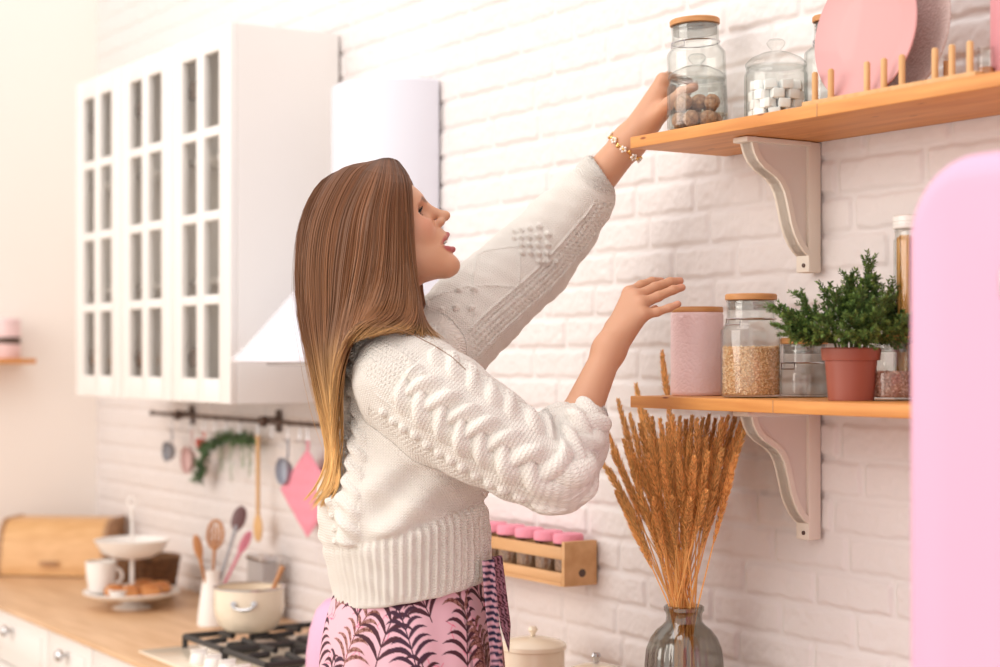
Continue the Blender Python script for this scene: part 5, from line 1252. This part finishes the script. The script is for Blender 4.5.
# ================================================================ SKIRT
def skirt():
    nA = 760; zs = np.concatenate([np.arange(1.175, .955, -.0014), np.arange(.955, .34, -.0034)]); ang = np.linspace(0, 2*PI, nA, endpoint=False)
    A, Z = np.meshgrid(ang, zs, indexing='ij')
    k = np.clip((1.16-Z)/.20, 0, 1.0); k2 = np.clip((.96-Z)/.6, 0, 1)
    ra = .108+.050*(1-(1-k)**2)+.075*k2; cx = -.150+.004*k; cd_ = 2.9+0*Z; rd = ra*1.12
    fold = (.0030*np.sin(A*9+1)+.0022*np.sin(A*17+2+Z*9))*k+.022*k2*np.sin(A*9+1)
    # a=0 faces the viewer; positive turns to the right of view
    X = cx+(ra+fold)*np.sin(A); D = cd_-(rd+fold)*np.cos(A)
    # wrap edge: a soft step at the overlap on the right
    st = np.clip((A-.80)/.03, 0, 1)*np.clip((1.9-A)/.4, 0, 1); X -= .006*st*np.sin(A); D += .006*st*np.cos(A)
    V = np.stack([X, D, Z], -1).reshape(-1, 3); nz = len(zs); I = np.arange(nA*nz).reshape(nA, nz); J = np.roll(I, -1, 0)
    Fq = np.stack([J[:, :-1], J[:, 1:], I[:, 1:], I[:, :-1]], -1).reshape(-1, 4)[:, ::-1]
    # ---- printed palm fronds, in cloth coordinates (metres around, height)
    U = (((A+PI) % (2*PI))-PI)*.165; Wc = Z-1.0; Uf, Wf = U.ravel(), Wc.ravel()
    col = np.tile(np.array((.78, .46, .54)), (len(Uf), 1)); g = np.random.default_rng(31)
    def seg(mask, a, b, ra_, rb_):
        ba = b-a; px, py = Uf[mask]-a[0], Wf[mask]-a[1]; h = np.clip((px*ba[0]+py*ba[1])/(ba @ ba+1e-12), 0, 1); return np.hypot(px-h*ba[0], py-h*ba[1])-(ra_+(rb_-ra_)*h)
    def paint(pts, wd, c, dots=False):
        pts = np.array(pts); lo, hi = pts.min(0)-.006, pts.max(0)+.006; m = np.nonzero((Uf > lo[0]) & (Uf < hi[0]) & (Wf > lo[1]) & (Wf < hi[1]))[0]
        if not len(m): return
        d = np.min([seg(m, pts[i], pts[i+1], wd[i], wd[i+1]) for i in range(len(pts)-1)], 0); w_ = np.clip(-d/.0008+.5, 0, 1)
        cc = np.array(c)
        if dots: dt = (np.sin(Uf[m]*2600)*np.sin(Wf[m]*2600) > .25)*.55; cc = cc*(1-dt[:, None])+np.array((.75, .42, .36))*dt[:, None]
        col[m] = col[m]*(1-w_[:, None])+cc*w_[:, None]
    DK, BR, NV = (.060, .010, .022), (.16, .045, .035), (.018, .016, .055)
    for _ in range(60):   # thin pink coral lines
        p = np.array((g.uniform(-.30, .30), g.uniform(-.10, .16))); P = [p]; 
        for k_ in range(5): P.append(P[-1]+g.normal(size=2)*.007)
        paint(P, [.0007]*6, (.78, .16, .28))
    def frond(u, w, L, lean, c, dots, nl=9, big=1):
        base = np.array((u, w)); d = np.array((math.sin(lean), math.cos(lean))); sd = np.array((d[1], -d[0]))
        stem = [base+d*L*t+sd*.15*L*t*t*np.sign(lean+.01) for t in np.linspace(0, 1, 7)]; paint(stem, [.0011]*7, c)
        for i in range(nl):
            t = (i+.6)/nl; q = base+d*L*t+sd*.15*L*t*t*np.sign(lean+.01)
            for s_ in (-1, 1):
                ll = L*(.62-.30*t)*g.uniform(.85, 1.15)*big; P = []
                for e in np.linspace(0, 1, 7): P.append(q+sd*s_*ll*(e*.70+.12*e*e)+d*ll*(1.15*e-.85*e*e))
                wmx = .0040*big; paint(P, [wmx*x for x in (.25, .8, 1, .95, .75, .45, .05)], c, dots)
    cells = [(u, w) for u in np.arange(-.50, .51, .074) for w in (-.15, -.065, .02, .105, -.235, -.32, -.405, -.49, -.575, -.66)]
    for i, (u, w) in enumerate(cells):
        kd = (i*7+i//10) % 4; u2 = u+g.normal()*.008+(.031 if i % 2 else 0); w2 = w-.03+g.normal()*.008
        frond(u2, w2, g.uniform(.085, .115), g.normal()*.30, (DK, BR, DK, (.05, .012, .035))[kd], kd == 1, g.integers(5, 8), g.uniform(.85, 1.1))
    seam_shade = (Uf > .112) & (Uf < .120); col[seam_shade] *= .55  # wrap seam line, with the fold's shade darkened into the cloth colour
    o = mesh('skirt', W3(V), Fq, attr_mat('printed_cloth', .75), person, attr=col)
    # ---- hanging sash ends on the right
    for (P, w_, nm, bars) in (([(488, 560), (490, 590), (493, 620), (496, 650), (498, 690)], .0135, 'navy banded sash end', True), ([(497, 556), (500, 580), (503, 605), (506, 628), (509, 652)], .0115, 'dark leaf-print sash end', False)):
        b = MB(); V = []; C = []; n = 60; tt = 2.80 if bars else 2.84
        for i in range(n+1):
            f = i/n*(len(P)-1); k_ = min(int(f), len(P)-2); e = f-k_; x = P[k_][0]*(1-e)+P[k_+1][0]*e; y = P[k_][1]*(1-e)+P[k_+1][1]*e; c = Bp(x, y, tt)
            for j in range(9):
                v = j/8*2-1; wd = w_*(1 if bars else (1 if i < n*.72 else 1-(i/n-.72)/.30)); off = .003*math.sin(v*4+i*.08)
                for side in (0, 1): V.append(c+np.array((v*wd*.75, v*wd*.7+off+(0 if side == 0 else .0015), 0)))
                z = c[2]; ph = (z*1000/ (11 if bars else 9)+(v*.25 if bars else v*1.3+.5*math.sin(z*300))) % 1
                cc = (NV if ph < .62-.25*abs(v) else (.72, .42, .52)) if bars else (DK if ph < .5 else (.42, .2, .27))
                C += [cc, cc]
        m = 18; Fc = []
        for i in range(n):
            for j in range(8):
                a = i*m+2*j; Fc.append((a, a+2, a+m+2, a+m)); Fc.append((a+1, a+m+1, a+m+3, a+3))
            Fc.append((i*m, i*m+m, i*m+m+1, i*m+1)); a = i*m+16; Fc.append((a, a+1, a+m+1, a+m))
        s = mesh('sash', W3(np.array(V)), Fc, MATS['printed_cloth'], o, attr=np.array(C)); s['label'] = nm
skirt()
